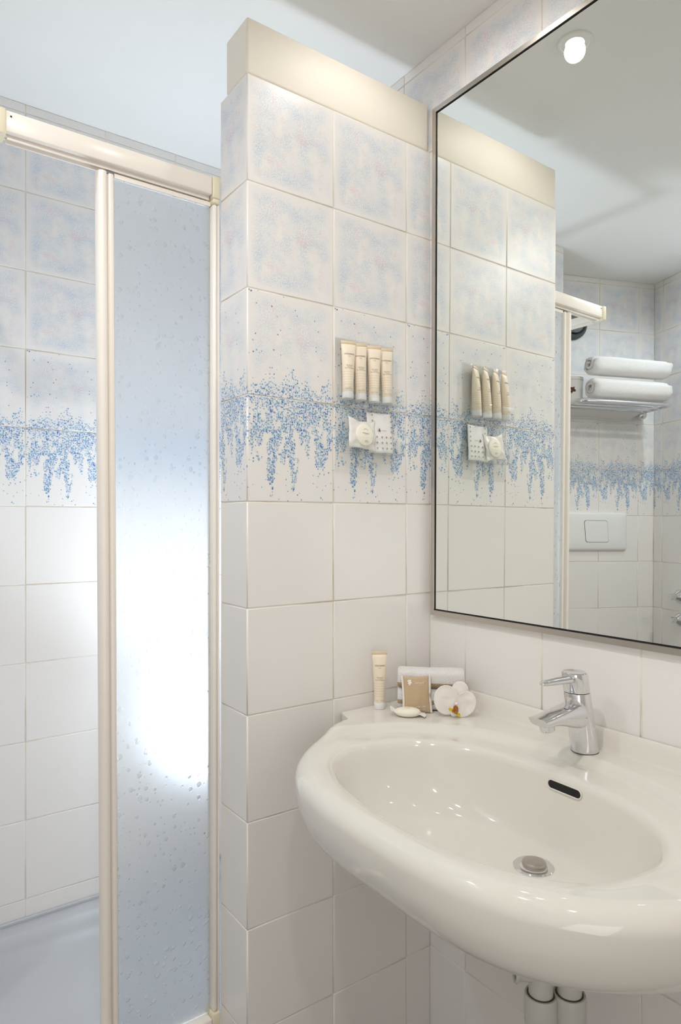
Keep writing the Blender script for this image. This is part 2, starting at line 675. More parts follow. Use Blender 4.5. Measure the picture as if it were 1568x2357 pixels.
def tile_mesh(wd, hg, u0, u1, v0, v1, kind):
    key = (round(wd, 4), round(hg, 4), round(u0, 3), round(u1, 3), round(v0, 3), round(v1, 3), kind)
    if key in tile_cache:
        return tile_cache[key]
    vs, fs, uvs = [], [], []
    rings = [(0.0, TILE_T), (0.0, 0.0013), (0.0005, 0.0003), (0.0016, 0.0)]   # inset, depth behind the face
    for ins, d in rings:
        for x, zz in ((ins, ins), (wd - ins, ins), (wd - ins, hg - ins), (ins, hg - ins)):
            vs.append((x, d, zz))
            uvs.append((u0 + (u1 - u0) * x / wd, v0 + (v1 - v0) * zz / hg))
    for r in range(3):
        for k in range(4):
            k2 = (k + 1) % 4
            a, b = r * 4, (r + 1) * 4
            fs.append((a + k, a + k2, b + k2, b + k))
    fs.append((12, 13, 14, 15))
    me = bpy.data.meshes.new('tile')
    me.from_pydata(vs, [], fs)
    me.materials.append(M[kind])
    ul = me.uv_layers.new(name='UVMap')
    for lp in me.loops:
        ul.data[lp.index].uv = uvs[lp.vertex_index]
    sm = [True] * 12 + [False]
    me.polygons.foreach_set('use_smooth', sm)
    me.update()
    tile_cache[key] = me
    return me


def tile_wall(parent, origin, r, joints, rows=ROWS, zmax=None, pitch=0.2, cut_left=False):
    """tiles on a plane; origin = bottom-left of the face as one looks at it, r = unit vector to the right"""
    r = Vector(r).normalized()
    back = Vector((-r.y, r.x, 0))      # into the wall
    rot = Matrix((r, back, Vector((0, 0, 1)))).transposed().to_4x4()
    for i in range(len(joints) - 1):
        a, b = joints[i], joints[i + 1]
        for j in range(len(rows) - 1):
            z0, z1 = rows[j], rows[j + 1]
            if zmax and z0 >= zmax - 1e-4:
                continue
            wd, hg = b - a - JOINT, z1 - z0 - JOINT
            if wd < 0.004 or hg < 0.004:
                continue
            full = min(1.0, (b - a) / pitch)
            u0, u1 = 0.0, full
            if i == 0 and full < 0.97 and cut_left:
                u0, u1 = 1 - full, 1.0
            v0, v1 = (0.0, 1.0) if z1 - z0 > 0.15 else (0.0, (z1 - z0) / 0.2)
            me = tile_mesh(wd, hg, u0, u1, v0, v1, row_kind(z0))
            o = bpy.data.objects.new('tile', me)
            C.objects.link(o)
            jit = 0.0003 * (((i * 7 + j * 13) % 5) - 2) * 0.4
            o.matrix_world = Matrix.Translation(Vector(origin) + r * (a + JOINT / 2) + Vector((0, 0, z0 + JOINT / 2)) + back * jit) @ rot
            o.parent = parent
    return rot


GR = 0.0014     # grout sits this far behind the tile faces
floor = struct(box('floor', (-2.3, -2.3, -0.06), (0.1, 1.0, 0.0), M['floor']))
ceiling = struct(box('ceiling', (-2.3, -2.3, CEIL), (0.1, 1.0, CEIL + 0.06), M['ceiling']))

# wall with the mirror (x = 0)
wall_right = struct(box('wall_right', (GR, -2.2, 0.0), (0.1, 0.84, CEIL), M['grout']))
jr = [-0.72, -0.69]
jts = sorted([-0.108 - 0.198 * k for k in range(-4, 11)])
# viewed facing +x, right is -y : s measured from y = 0.735
js = [0.0] + sorted([0.735 - y for y in jts if -2.05 < y < 0.72])
tile_wall(wall_right, (0, 0.735, 0), (0, -1, 0), js, pitch=0.198, cut_left=True)

# back wall of the shower (y = 0.735)
wall_back = struct(box('wall_back', (-0.95, 0.735 + GR, 0.0), (0.1, 0.84, CEIL), M['grout']))
tile_wall(wall_back, (-0.91, 0.735, 0), (1, 0, 0), [0.0, 0.2, 0.4, 0.6, 0.8, 0.91])

# short nib wall between shower and toilet corner, seen in the mirror
wall_nib = struct(box('wall_nib', (-1.15, 0.47 + GR, 0.0), (-0.88, 0.84, CEIL), M['grout']))
tile_wall(wall_nib, (-1.15, 0.47, 0), (1, 0, 0), [0.0, 0.10, 0.27], cut_left=True)
tile_wall(wall_nib, (-0.88 + GR, 0.47, 0), (0, 1, 0), [0.0, 0.065, 0.265], cut_left=True)

# toilet corner: oblique wall and the wall with the valves
TC = Vector((-1.8022, 0.4698, 0))
TR = Vector((0.929, 0.37, 0)).normalized()
TN = Vector((0.37, -0.929, 0)).normalized()


def slab(name, a, d, n, length, thick, m):
    vs = []
    for z in (0.0, CEIL):
        for s, t in ((0, 0), (length, 0), (length, -thick), (0, -thick)):
            p = a + d * s + n * t
            vs.append((p.x, p.y, z))
    fs = [(0, 1, 5, 4), (1, 2, 6, 5), (2, 3, 7, 6), (3, 0, 4, 7), (4, 5, 6, 7), (3, 2, 1, 0)]
    return fix_normals(meshobj(name, vs, fs, m, None, smooth=False))


wall_toilet = struct(slab('wall_toilet', TC - TN * GR - TR * 0.08, TR, TN, 0.80, 0.08, M['grout']))
tile_wall(wall_toilet, TC, TR, [0.0, 0.080, 0.277, 0.477, 0.72], cut_left=True)
VR = -TN        # looking at the valve wall from the room, right is towards the corner
wall_left = struct(slab('wall_left', TC - TR * GR - VR * 0.9, VR, TR, 0.98, 0.08, M['grout']))
tile_wall(wall_left, TC - VR * 0.854, VR, [0.0, 0.2, 0.4, 0.6, 0.8, 0.854])
# unseen remainder of the room
struct(box('wall_entry', (-2.25, -2.2, 0.0), (-2.15, -0.3, CEIL), M['paint']))
struct(box('wall_front', (-2.25, -2.3, 0.0), (0.1, -2.2, CEIL), M['paint']))
struct(box('wall_jamb', (-2.25, -0.44, 0.0), (-1.52, -0.36, CEIL), M['paint']))

# partition between basin and shower
PX, PT = -0.466, 0.113
wall_partition = struct(box('wall_partition', (PX + GR, GR, 0.0), (-0.0, PT - GR, 2.083), M['grout']))
tile_wall(wall_partition, (PX, 0, 0), (1, 0, 0), [0.0, 0.197, 0.394, 0.4655], zmax=2.083, pitch=0.197)
tile_wall(wall_partition, (PX, PT, 0), (0, -1, 0), [0.0, PT], zmax=2.083, cut_left=True)
tile_wall(wall_partition, (0, PT, 0), (-1, 0, 0), [0.0, 0.072, 0.269, 0.466], zmax=2.083, cut_left=True)
box('plaster_cap', (PX + 0.0005, 0.0012, 2.0835), (-0.005, 0.089, 2.190), M['plaster'], wall_partition, 0.005, 3)

# ------------------------------------------------------------------ shower
tray = thing('shower_tray', 'white raised shower tray with low rim behind the tiled partition', 'shower tray', (0, 0, 0))
vs, fs = [], []
x0, x1, y0, y1 = -0.895, -0.0005, 0.114, 0.7345
prof = [(0.0, 0.0), (0.0, 0.226), (0.002, 0.230), (0.006, 0.231), (0.042, 0.231), (0.052, 0.226), (0.062, 0.205), (0.075, 0.183), (0.10, 0.176), (0.16, 0.173)]


def rrect(x0, x1, y0, y1, r, n=6):
    pts = []
    for cx, cy, a0 in ((x1 - r, y1 - r, 0), (x0 + r, y1 - r, PI / 2), (x0 + r, y0 + r, PI), (x1 - r, y0 + r, 1.5 * PI)):
        for k in range(n + 1):
            a = a0 + k * PI / 2 / n
            pts.append((cx + r * math.cos(a), cy + r * math.sin(a)))
    return pts


for ins, zz in prof:
    rr = 0.003 if ins < 0.04 else 0.003 + (ins - 0.04) * 0.6
    for px, py in rrect(x0 + ins, x1 - ins, y0 + ins, y1 - ins, rr):
        vs.append((px, py, zz))
n = 28
for i in range(len(prof) - 1):
    for k in range(n):
        k2 = (k + 1) % n
        fs.append((i * n + k, i * n + k2, (i + 1) * n + k2, (i + 1) * n + k))
fs.append(tuple(range((len(prof) - 1) * n, len(prof) * n)))
o = meshobj('basin', vs, fs, M['tray'], tray)
fix_normals(o)
autosmooth(o, 60)
lathe('drain_cover', [(0.0, 0.1745), (0.03, 0.1745), (0.034, 0.1735), (0.034, 0.172)], M['chrome'], tray, 32, Matrix.Translation((-0.45, 0.43, 0.001)))
box('edge_seal', (-0.878, 0.7265, 0.2290), (-0.002, 0.7345, 0.240), M['tray'], tray, 0.003)

enc = thing('shower_enclosure', 'cream framed shower enclosure with frosted droplet sliding door beside the partition', 'shower', (-0.666, 0.13, 0.231))


def enc_box(name, lo, hi, m, bev=0.002, parent=None):
    off = Vector(enc.location)
    return box(name, Vector(lo) - off, Vector(hi) - off, m, parent or enc, bev)


YF = 0.112     # front of the rails
enc_box('top_rail', (-0.8555, YF, 1.894), (-0.484, YF + 0.034, 1.930), M['profile'], 0.0025)
enc_box('rail_lip', (-0.852, YF + 0.0105, 1.8865), (-0.486, YF + 0.0135, 1.8945), M['profile'], 0.0008)
enc_box('rail_track', (-0.852, YF + 0.022, 1.885), (-0.486, YF + 0.026, 1.8945), M['profile'], 0.0008)
enc_box('end_cap', (-0.4835, YF - 0.002, 1.888), (-0.467, YF + 0.036, 1.932), M['capplastic'], 0.003)
enc_box('end_sleeve', (-0.4825, YF - 0.0005, 1.878), (-0.468, YF + 0.034, 1.8885), M['capplastic'], 0.003)
cc = enc_box('corner_cap', (-0.873, YF - 0.002, 1.888), (-0.8545, YF + 0.036, 1.932), M['capplastic'], 0.003)
enc_box('screw_head', (-0.8485, YF - 0.0008, 1.9195), (-0.8460, YF + 0.001, 1.922), M['dark'], 0.0)
enc_box('side_rail', (-0.872, YF + 0.0365, 1.894), (-0.857, 0.468, 1.918), M['profile'], 0.0025)
enc_box('side_rail_track', (-0.8605, YF + 0.037, 1.886), (-0.8575, 0.467, 1.8945), M['profile'], 0.0008)
enc_box('side_rail_lip', (-0.8715, YF + 0.037, 1.886), (-0.8685, 0.467, 1.8945), M['profile'], 0.0008)
enc_box('side_bracket', (-0.874, 0.452, 1.888), (-0.855, 0.4695, 1.933), M['capplastic'], 0.003)
enc_box('bottom_rail', (-0.855, YF, 0.2312), (-0.484, YF + 0.034, 0.258), M['profile'], 0.0025)
enc_box('side_bottom_rail', (-0.872, YF + 0.0365, 0.2312), (-0.857, 0.468, 0.258), M['profile'], 0.0025)
enc_box('bottom_corner_cap', (-0.873, YF - 0.002, 0.2312), (-0.8545, YF + 0.036, 0.266), M['capplastic'], 0.003)
enc_box('bottom_cap', (-0.4835, YF - 0.002, 0.2312), (-0.467, YF + 0.036, 0.268), M['capplastic'], 0.003)
enc_box('wall_channel', (-0.4715, YF + 0.004, 0.2685), (-0.4665, YF + 0.033, 1.8778), M['profile'], 0.0008)
o = enc_box('wall_post', (-0.4815, YF + 0.001, 0.2685), (-0.4722, YF + 0.032, 1.8778), M['profile'], 0.004)

# sliding door leaf: stile + frosted pane, hanging very slightly out of plumb
leaf_top = Vector((-0.690, YF + 0.015, 1.886))
lean = 0.0095 / 1.62


def leaf_pt(x, y, z):
    return Vector((x + (leaf_top.z - z) * lean, y, z)) - Vector(enc.location)


def leaf_prism(name, outline, z0, z1, m, smoothang=35):
    nn = len(outline)
    vs = [leaf_pt(x, y, z) for z in (z0, z1) for x, y in outline]
    fs = [(k, (k + 1) % nn, nn + (k + 1) % nn, nn + k) for k in range(nn)]
    fs += [tuple(range(nn))[::-1], tuple(range(nn, 2 * nn))]
    o = fix_normals(meshobj(name, vs, fs, m, enc))
    return autosmooth(o, smoothang)


def bead(x0, x1, yf, bulge, n=8):
    return [(x0 + (x1 - x0) * k / n, yf - bulge * math.sqrt(max(0, 1 - (2 * k / n - 1) ** 2))) for k in range(n + 1)]


yl = YF + 0.013
out = bead(-0.7045, -0.6865, yl, 0.010, 10) + bead(-0.6855, -0.6735, yl + 0.001, 0.005, 6) + [(-0.6735, yl + 0.012), (-0.7045, yl + 0.012)]
leaf_prism('door_stile', out, 0.262, 1.880, M['profile'], 30)
leaf_prism('door_pane', [(-0.6745, yl + 0.003), (-0.470, yl + 0.003), (-0.470, yl + 0.0065), (-0.6745, yl + 0.0065)], 0.262, 1.876, M['frosted'], 20)
leaf_prism('door_top_strip', [(-0.6725, yl + 0.0005), (-0.482, yl + 0.0005), (-0.482, yl + 0.009), (-0.6725, yl + 0.009)], 1.8762, 1.8843, M['profile'], 20)
leaf_prism('stile_end_cap', [(-0.690, yl - 0.002), (-0.675, yl - 0.002), (-0.675, yl + 0.011), (-0.690, yl + 0.011)], 1.8802, 1.8845, M['midgrey'], 20)

# ------------------------------------------------------------------ wall mirror
mir = thing('wall_mirror', 'large rectangular wall mirror in a thin steel frame above the basin', 'mirror', (0, -0.43, 1.6))
Y0, Y1, Z0, Z1 = -0.013, -0.865, 1.036, 2.172     # outer frame
FW = 0.011


def mx(z, front):
    t = (z - Z0) / (Z1 - Z0)
    return -((0.0120 - 0.0060 * t) if front else (0.0088 - 0.0060 * t))


def mir_prism(name, quad, xf, xb, m, bev=0.0):
    loc = Vector(mir.location)
    vs = [Vector((xf(z), y, z)) - loc for y, z in quad] + [Vector((xb(z), y, z)) - loc for y, z in quad]
    k = len(quad)
    fs = [tuple(range(k)), tuple(range(k, 2 * k))[::-1]] + [(i, k + i, k + (i + 1) % k, (i + 1) % k) for i in range(k)]
    return fix_normals(meshobj(name, vs, fs, m, mir, smooth=False))


def fr_f(z):
    return mx(z, True)


back0 = lambda z: -0.0004
oc = [(Y0, Z0), (Y1, Z0), (Y1, Z1), (Y0, Z1)]
ic = [(Y0 - FW, Z0 + FW), (Y1 + FW, Z0 + FW), (Y1 + FW, Z1 - FW), (Y0 - FW, Z1 - FW)]
for k in range(4):
    k2 = (k + 1) % 4
    e = 0.0002
    mir_prism('frame_bar', [oc[k], oc[k2], ic[k2], ic[k]], fr_f, back0, M['steel'])
q = 0.003
gi = [(Y0 - FW, Z0 + FW), (Y1 + FW, Z0 + FW), (Y1 + FW, Z1 - FW), (Y0 - FW, Z1 - FW)]
go = [(a + (-q if a == Y0 - FW else q), b + (q if b == Z0 + FW else -q)) for a, b in gi]
mir_prism('glass', go, lambda z: mx(z, False), lambda z: mx(z, False) + 0.002, M['mirror'])
mir_prism('dark_rebate', gi, lambda z: mx(z, False) + 0.0004, lambda z: mx(z, False) + 0.0022, M['dark'])

# ------------------------------------------------------------------ washbasin
BC = (-0.29, -0.43)
basin = thing('washbasin', 'large white ceramic oval washbasin with a rear deck on the mirror wall', 'sink', (BC[0], BC[1], 0.72))


def superell(x, y, cx, cy, ax, ay, px, py):
    return abs((x - cx) / ax) ** px + abs((y - cy) / ay) ** py - 1


def F_out(x, y):
    a = abs((y + 0.43) / 0.415) ** 3.2 + (max(0.0, -x) / 0.522) ** 2.25 - 1
    a = max(a * 0.20, x + 0.07)
    hx, hy, r = 0.1290, 0.429, 0.006
    qx, qy = abs(x + 0.1300) - hx + r, abs(y + 0.43) - hy + r
    b = math.hypot(max(qx, 0), max(qy, 0)) + min(max(qx, qy), 0) - r
    k = 0.012
    h = max(k - abs(a - b), 0) / k
    return min(a, b) - h * h * k * 0.25


def F_in(x, y):
    ax = 0.173 if x > -0.319 else 0.156
    return superell(x, y, -0.319, -0.436, ax, 0.256 if y < -0.436 else 0.272, 2.35, 2.35)


def cast(F, th):
    lo, hi = 0.0, 0.75
    dx, dy = math.cos(th), math.sin(th)
    for _ in range(36):
        m_ = (lo + hi) / 2
        if F(BC[0] + dx * m_, BC[1] + dy * m_) < 0:
            lo = m_
        else:
            hi = m_
    return lo


def sst(a, b, x):
    t = min(1, max(0, (x - a) / (b - a)))
    return t * t * (3 - 2 * t)


def deck_z(x, y):
    e = math.hypot((x + 0.315) / 0.238, (y + 0.44) / 0.335)
    z = 0.8435 + 0.0125 * sst(0.965, 1.045, e) * sst(-0.40, -0.30, x)
    z += 0.034 * sst(-0.026, -0.008, x)
    return z


NT = 720
DR = Vector((-0.224, -0.462, 0.724))
RIN = 0.008
rings = []
th = [2 * PI * k / NT for k in range(NT)]
ro = [cast(F_out, t) for t in th]
ri = [cast(F_in, t) for t in th]
for _ in range(2):
    ro = [(ro[k - 1] + 2 * ro[k] + ro[(k + 1) % NT]) / 4 for k in range(NT)]


def pt(k, r):
    return BC[0] + math.cos(th[k]) * r, BC[1] + math.sin(th[k]) * r


def wall_side(x):            # 1 on the free front, 0 at the back edge against the walls
    return sst(-0.26, -0.36, x)


def ring_top(s):
    out = []
    for k in range(NT):
        rl = ro[k] - (0.006 + 0.020 * wall_side(pt(k, ro[k])[0]))
        r = ri[k] + (rl - ri[k]) * s
        x, y = pt(k, r)
        z = deck_z(x, y)
        d = r - ri[k]
        z += 0.0035 * sst(0.0, 0.03, d) * wall_side(x) - 0.0035 * math.exp(-(d / 0.006) ** 2)
        z += 0.006 * wall_side(x)
        out.append((x, y, z))
    return out


# bowl
QN = 26
rings = [None] * QN
top0 = ring_top(0)
for i in range(QN):
    q_ = 1 - i / QN          # 1 at drain .. 1/QN near rim
    q_ = q_ ** 1.15
    ring = []
    for k in range(NT):
        x, y, z0 = top0[k]
        vx, vy = DR.x - x, DR.y - y
        L = math.hypot(vx, vy)
        rim_end = 0.024
        f = q_ * (L - rim_end) / L
        S_ = 1 - (1 - q_) ** 5.0
        lip = sst(0.0, 0.07, q_)
        z = z0 + (DR.z - z0) * (S_ * (0.55 + 0.45 * lip))
        ring.append((x + vx * f, y + vy * f, z))
    rings[i] = ring
for s_ in [0.68 * i / 21.0 for i in range(21)] + [0.68 + 0.32 * i / 30.0 for i in range(31)]:
    rings.append(ring_top(s_))
for i in range(1, 9):
    a = PI / 2 * i / 8
    ring = []
    for k in range(NT):
        ws = wall_side(pt(k, ro[k])[0])
        R = 0.006 + 0.020 * ws
        x, y = pt(k, ro[k] - R + R * math.sin(a))
        xt, yt, zt = rings[QN + 51][k]
        ring.append((x, y, zt - R * (1 - math.cos(a))))
    rings.append(ring)
SK = [(0.803, 0.002), (0.789, 0.006), (0.774, 0.012), (0.763, 0.019), (0.754, 0.027), (0.7475, 0.036), (0.7435, 0.047), (0.743, 0.062), (0.743, 0.078)]
for zz, ins in SK:
    ring = []
    for k in range(NT):
        ws = wall_side(pt(k, ro[k])[0])
        x, y = pt(k, ro[k] - ins * (0.12 + 0.88 * ws))
        ring.append((x, y, zz))
    rings.append(ring)
for f, zz in ((0.72, 0.712), (0.5, 0.69), (0.3, 0.675), (0.14, 0.668)):
    ring = []
    for k in range(NT):
        x, y = pt(k, (ro[k] - 0.078) * f)
        c = (1 - f) * 0.8
        ring.append((x + (DR.x - BC[0]) * c, y + (DR.y - BC[1]) * c, zz))
    rings.append(ring)
vs, fs = [], []
off = Vector(basin.location)
for rg in rings:
    for p in rg:
        vs.append(Vector(p) - off)
for i in range(len(rings) - 1):
    for k in range(NT):
        k2 = (k + 1) % NT
        fs.append((i * NT + k, i * NT + k2, (i + 1) * NT + k2, (i + 1) * NT + k))
fs.append(tuple((len(rings) - 1) * NT + k for k in range(NT)))
fs.append(tuple(k for k in range(NT)))
bowl = meshobj('bowl', vs, fs, M['ceramic'], basin)
fix_normals(bowl)
# drain
DZ = DR.z - off.z
Td = Matrix.Translation((DR.x - off.x, DR.y - off.y, DZ))
lathe('drain_flange', [(0.0205, -0.004), (0.0205, 0.0008), (0.0225, 0.0022), (0.029, 0.0024), (0.0305, 0.001), (0.0305, -0.004)], M['chrome'], basin, 48, Td)
lathe('drain_well', [(0.0, -0.003), (0.0204, -0.003), (0.0204, -0.0005)], M['dark'], basin, 40, Td)
lathe('drain_plug', [(0.0, -0.002), (0.0165, -0.002), (0.0180, 0.004), (0.0172, 0.0066), (0.0145, 0.0080), (0.008, 0.0088), (0.0, 0.0091)], M['drain_metal'], basin, 40, Td @ Matrix.Translation((0.0015, 0.0, 0.001)))

# overflow slot on the rear bowl wall, following the bowl surface
ax = Vector((1, 0, 0))


kc = min(range(NT), key=lambda k: abs(top0[k][1] + 0.462) + (0 if top0[k][0] > -0.25 else 9))


def bowl_pt(kk, ii):
    """fractional sample of the bowl rings"""
    k0 = int(math.floor(kk)) % NT
    k1 = (k0 + 1) % NT
    i0 = int(math.floor(ii))
    fk, fi = kk - math.floor(kk), ii - i0
    p = (Vector(rings[i0][k0]) * (1 - fk) + Vector(rings[i0][k1]) * fk) * (1 - fi) + (Vector(rings[i0 + 1][k0]) * (1 - fk) + Vector(rings[i0 + 1][k1]) * fk) * fi
    return p


def slot_outline(hw, hh, n=8):
    pts = []
    for cx, sgn in ((hw - hh, 1), (-(hw - hh), -1)):
        for k in range(n + 1):
            a = -PI / 2 + PI * k / n
            pts.append((cx + sgn * hh * math.cos(a), sgn * hh * math.sin(a)))
    return pts


# arc-length helpers along the rim at ring level i
SLOT_Z = 0.824
iz = max(i for i in range(QN - 1) if rings[i][kc][2] < SLOT_Z)


def surf(u, v):
    # u along y (metres), v up the wall (metres)
    kk = kc
    dyk = (rings[iz][(kc + 1) % NT][1] - rings[iz][kc - 1][1]) / 2
    kk = kc + u / dyk
    dzi = rings[iz + 1][kc][2] - rings[iz][kc][2]
    ii = iz + (SLOT_Z - rings[iz][kc][2] + v) / dzi
    # walk rings properly
    i = iz
    target = SLOT_Z + v
    while i < QN - 1 and bowl_pt(kk, i + 0.999)[2] < target:
        i += 1
    while i > 0 and bowl_pt(kk, i)[2] > target:
        i -= 1
    a_, b_ = bowl_pt(kk, i).z, bowl_pt(kk, i + 0.999).z
    fr_ = 0 if abs(b_ - a_) < 1e-9 else min(1, max(0, (target - a_) / (b_ - a_)))
    return bowl_pt(kk, i + 0.999 * fr_)


inward = Vector((-1, 0, 0.35)).normalized()
so = slot_outline(0.030, 0.0062)
vs = [surf(u, v) + inward * 0.0012 - off for u, v in so]
cen = sum(vs, Vector()) / len(vs)
vs.append(cen)
nn = len(so)
o = meshobj('overflow_slot', vs, [(k, (k + 1) % nn, nn) for k in range(nn)], M['dark'], basin)
lipo = [(surf(u, v) + inward * 0.0010 - off) for u, v in slot_outline(0.0312, 0.0072)]
tube('overflow_lip', lipo, 0.0013, M['ceramic'], basin, 8, closed=True)

# ------------------------------------------------------------------ tap
FB = Vector((-0.050, -0.432, 0.8566))
tap = thing('basin_tap', 'chrome single lever mixer tap standing on the washbasin deck', 'faucet', FB)
lean_a = math.radians(12.0)
LM = Matrix(((1, 0, -math.tan(lean_a), 0), (0, 1, 0, 0), (0, 0, 1, 0), (0, 0, 0, 1)))
lathe('body', [(0.0, 0.0), (0.0222, 0.0), (0.0228, 0.0012), (0.0226, 0.004), (0.0222, 0.03), (0.0218, 0.07), (0.0216, 0.1015), (0.0208, 0.1030), (0.0, 0.1030)], M['chrome'], tap, 64, LM)
lathe('base_gasket', [(0.0, -0.0004), (0.0226, -0.0004), (0.0226, 0.0004), (0.0, 0.0004)], M['dark'], tap, 48)
hc = lathe('handle', [(0.0, 0.1042), (0.0212, 0.1042), (0.0218, 0.1052), (0.0216, 0.132), (0.0208, 0.1362), (0.0185, 0.1380), (0.010, 0.1372), (0.0, 0.1366)], M['chrome'], tap, 64, LM)
lathe('shadow_gap', [(0.0, 0.1028), (0.0200, 0.1028), (0.0200, 0.1044), (0.0, 0.1044)], M['dark'], tap, 48, LM)
# lever: tapering bar rising slightly away from the wall
lx0 = -math.tan(lean_a) * 0.128 - 0.014
pts = [Vector((lx0 - 0.076 * t, 0.0, 0.1275 + 0.002 * t)) for t in [0, .15, .3, .5, .7, .85, .95, 1.0]]
vs, fs = [], []
for i, p in enumerate(pts):
    t = i / (len(pts) - 1)
    wy = (0.0085 * (1 - t) ** 1.2 + 0.0050) * (1.0 if i < 6 else (0.9 if i == 6 else 0.55))
    hz = (0.0032 * (1 - t) + 0.0034) * (1.0 if i < 6 else (0.9 if i == 6 else 0.5))
    for k in range(16):
        a = 2 * PI * k / 16
        ca, sa = math.cos(a), math.sin(a)
        vs.append(p + Vector((0, wy * math.copysign(abs(ca) ** 0.8, ca), hz * math.copysign(abs(sa) ** 0.8, sa))))
for i in range(len(pts) - 1):
    for k in range(16):
        fs.append((i * 16 + k, i * 16 + (k + 1) % 16, (i + 1) * 16 + (k + 1) % 16, (i + 1) * 16 + k))
fs += [tuple(range(16)), tuple((len(pts) - 1) * 16 + k for k in range(16))]
o = meshobj('lever', vs, fs, M['chrome'], hc)
fix_normals(o)
# spout: flat-topped, deep at the body and thinner at the outlet
vs, fs = [], []
sec = []
NS = 12
for i in range(NS + 1):
    t = i / NS
    x = -0.012 - 0.106 * t
    ztop = 0.0905 - 0.014 * t
    zbot = 0.0430 + 0.0185 * sst(0.0, 0.9, t)
    hw = 0.0205 - 0.0025 * t
    ringp = []
    for k in range(20):
        a = 2 * PI * k / 20
        ca, sa = math.cos(a), math.sin(a)
        yy = hw * math.copysign(abs(ca) ** 0.55, ca)
        zc, hh = (ztop + zbot) / 2, (ztop - zbot) / 2
        zz = zc + hh * math.copysign(abs(sa) ** 0.55, sa)
        xx = x + (0.010 * (zz - zbot) / max(1e-6, ztop - zbot) * -1 if i == NS else 0)
        ringp.append(Vector((xx, yy, zz)))
    vs += ringp
for i in range(NS):
    for k in range(20):
        fs.append((i * 20 + k, i * 20 + (k + 1) % 20, (i + 1) * 20 + (k + 1) % 20, (i + 1) * 20 + k))
fs += [tuple(range(20)), tuple(NS * 20 + k for k in range(20))]
sp_ = meshobj('spout', vs, fs, M['chrome'], tap)
fix_normals(sp_)
autosmooth(sp_, 45)
Ta = Matrix.Translation((-0.1035, 0, 0.0645)) @ Matrix.Rotation(math.radians(-14), 4, 'Y')
aer = lathe('aerator', [(0.0, 0.004), (0.0122, 0.004), (0.0124, -0.0105), (0.0116, -0.0120), (0.0098, -0.0120), (0.0096, -0.0100), (0.0, -0.0100)], M['chrome'], sp_, 40, Ta)
lathe('aerator_mesh', [(0.0, -0.0108), (0.0094, -0.0108), (0.0094, -0.0102), (0.0, -0.0102)], M['rubber'], sp_, 32, Ta)

# ------------------------------------------------------------------ trap under the basin
trap = thing('drain_trap', 'white plastic drain trap with two pipes and nuts under the washbasin', 'pipe', (DR.x, DR.y, 0.38))


def tl(x, y, z):
    return Vector((x, y, z)) - Vector(trap.location)


P1, P2 = (-0.184, -0.4447), (-0.149, -0.472)


def vprof(prof, xy, name, m, seg=40):
    return lathe(name, prof, m, trap, seg, Matrix.Translation(tl(xy[0], xy[1], 0)))


for (xy, zt, ztn) in ((P1, 0.6665, 0.506), (P2, 0.6665, 0.508)):
    vprof([(0.0, zt), (0.0188, zt), (0.0188, ztn - 0.03), (0.0, ztn - 0.03)], xy, 'pipe', M['pipe'])
    vprof([(0.0195, ztn - 0.004), (0.0215, ztn), (0.0242, ztn), (0.0256, ztn - 0.0035), (0.0256, ztn - 0.042), (0.0235, ztn - 0.052), (0.0225, ztn - 0.062), (0.0195, ztn - 0.062)], xy, 'coupling_nut', M['pipe_nut'])
    vprof([(0.0186, ztn - 0.0045), (0.0186, ztn + 0.0008), (0.0204, ztn + 0.0008), (0.0204, ztn - 0.0045)], xy, 'pipe_seal', M['gasket'])
zb = 0.385
d12 = (Vector((P2[0], P2[1], 0)) - Vector((P1[0], P1[1], 0)))
hpts = []
for k in range(17):
    a = PI * k / 16
    cxy = Vector((P1[0], P1[1], 0)) + d12 * 0.5 - d12 * 0.5 * math.cos(a)
    hpts.append(tl(cxy.x, cxy.y, zb - d12.length / 2 * math.sin(a)))
tube('trap_bend', [tl(P1[0], P1[1], 0.446)] + hpts + [tl(P2[0], P2[1], 0.456)], 0.0205, M['pipe'], trap, 24)
# side inlet and ring under the bowl
tube('side_inlet', [tl(P1[0], P1[1], 0.538), tl(P1[0] - 0.030, P1[1] + 0.022, 0.540)], 0.0135, M['pipe'], trap, 20)
cx_, cy_ = P1[0] - 0.0315, P1[1] + 0.0235
dd_ = Vector((-0.030, 0.022, 0.003)).normalized()
xx_ = dd_.cross(Vector((0, 0, 1))).normalized()
yy_ = dd_.cross(xx_)
tube('inlet_ring', [tl(cx_, cy_, 0.540) + xx_ * (0.0145 * math.cos(2 * PI * k / 24)) + yy_ * (0.0145 * math.sin(2 * PI * k / 24)) for k in range(24)], 0.0028, M['pipe_nut'], trap, 8, closed=True)

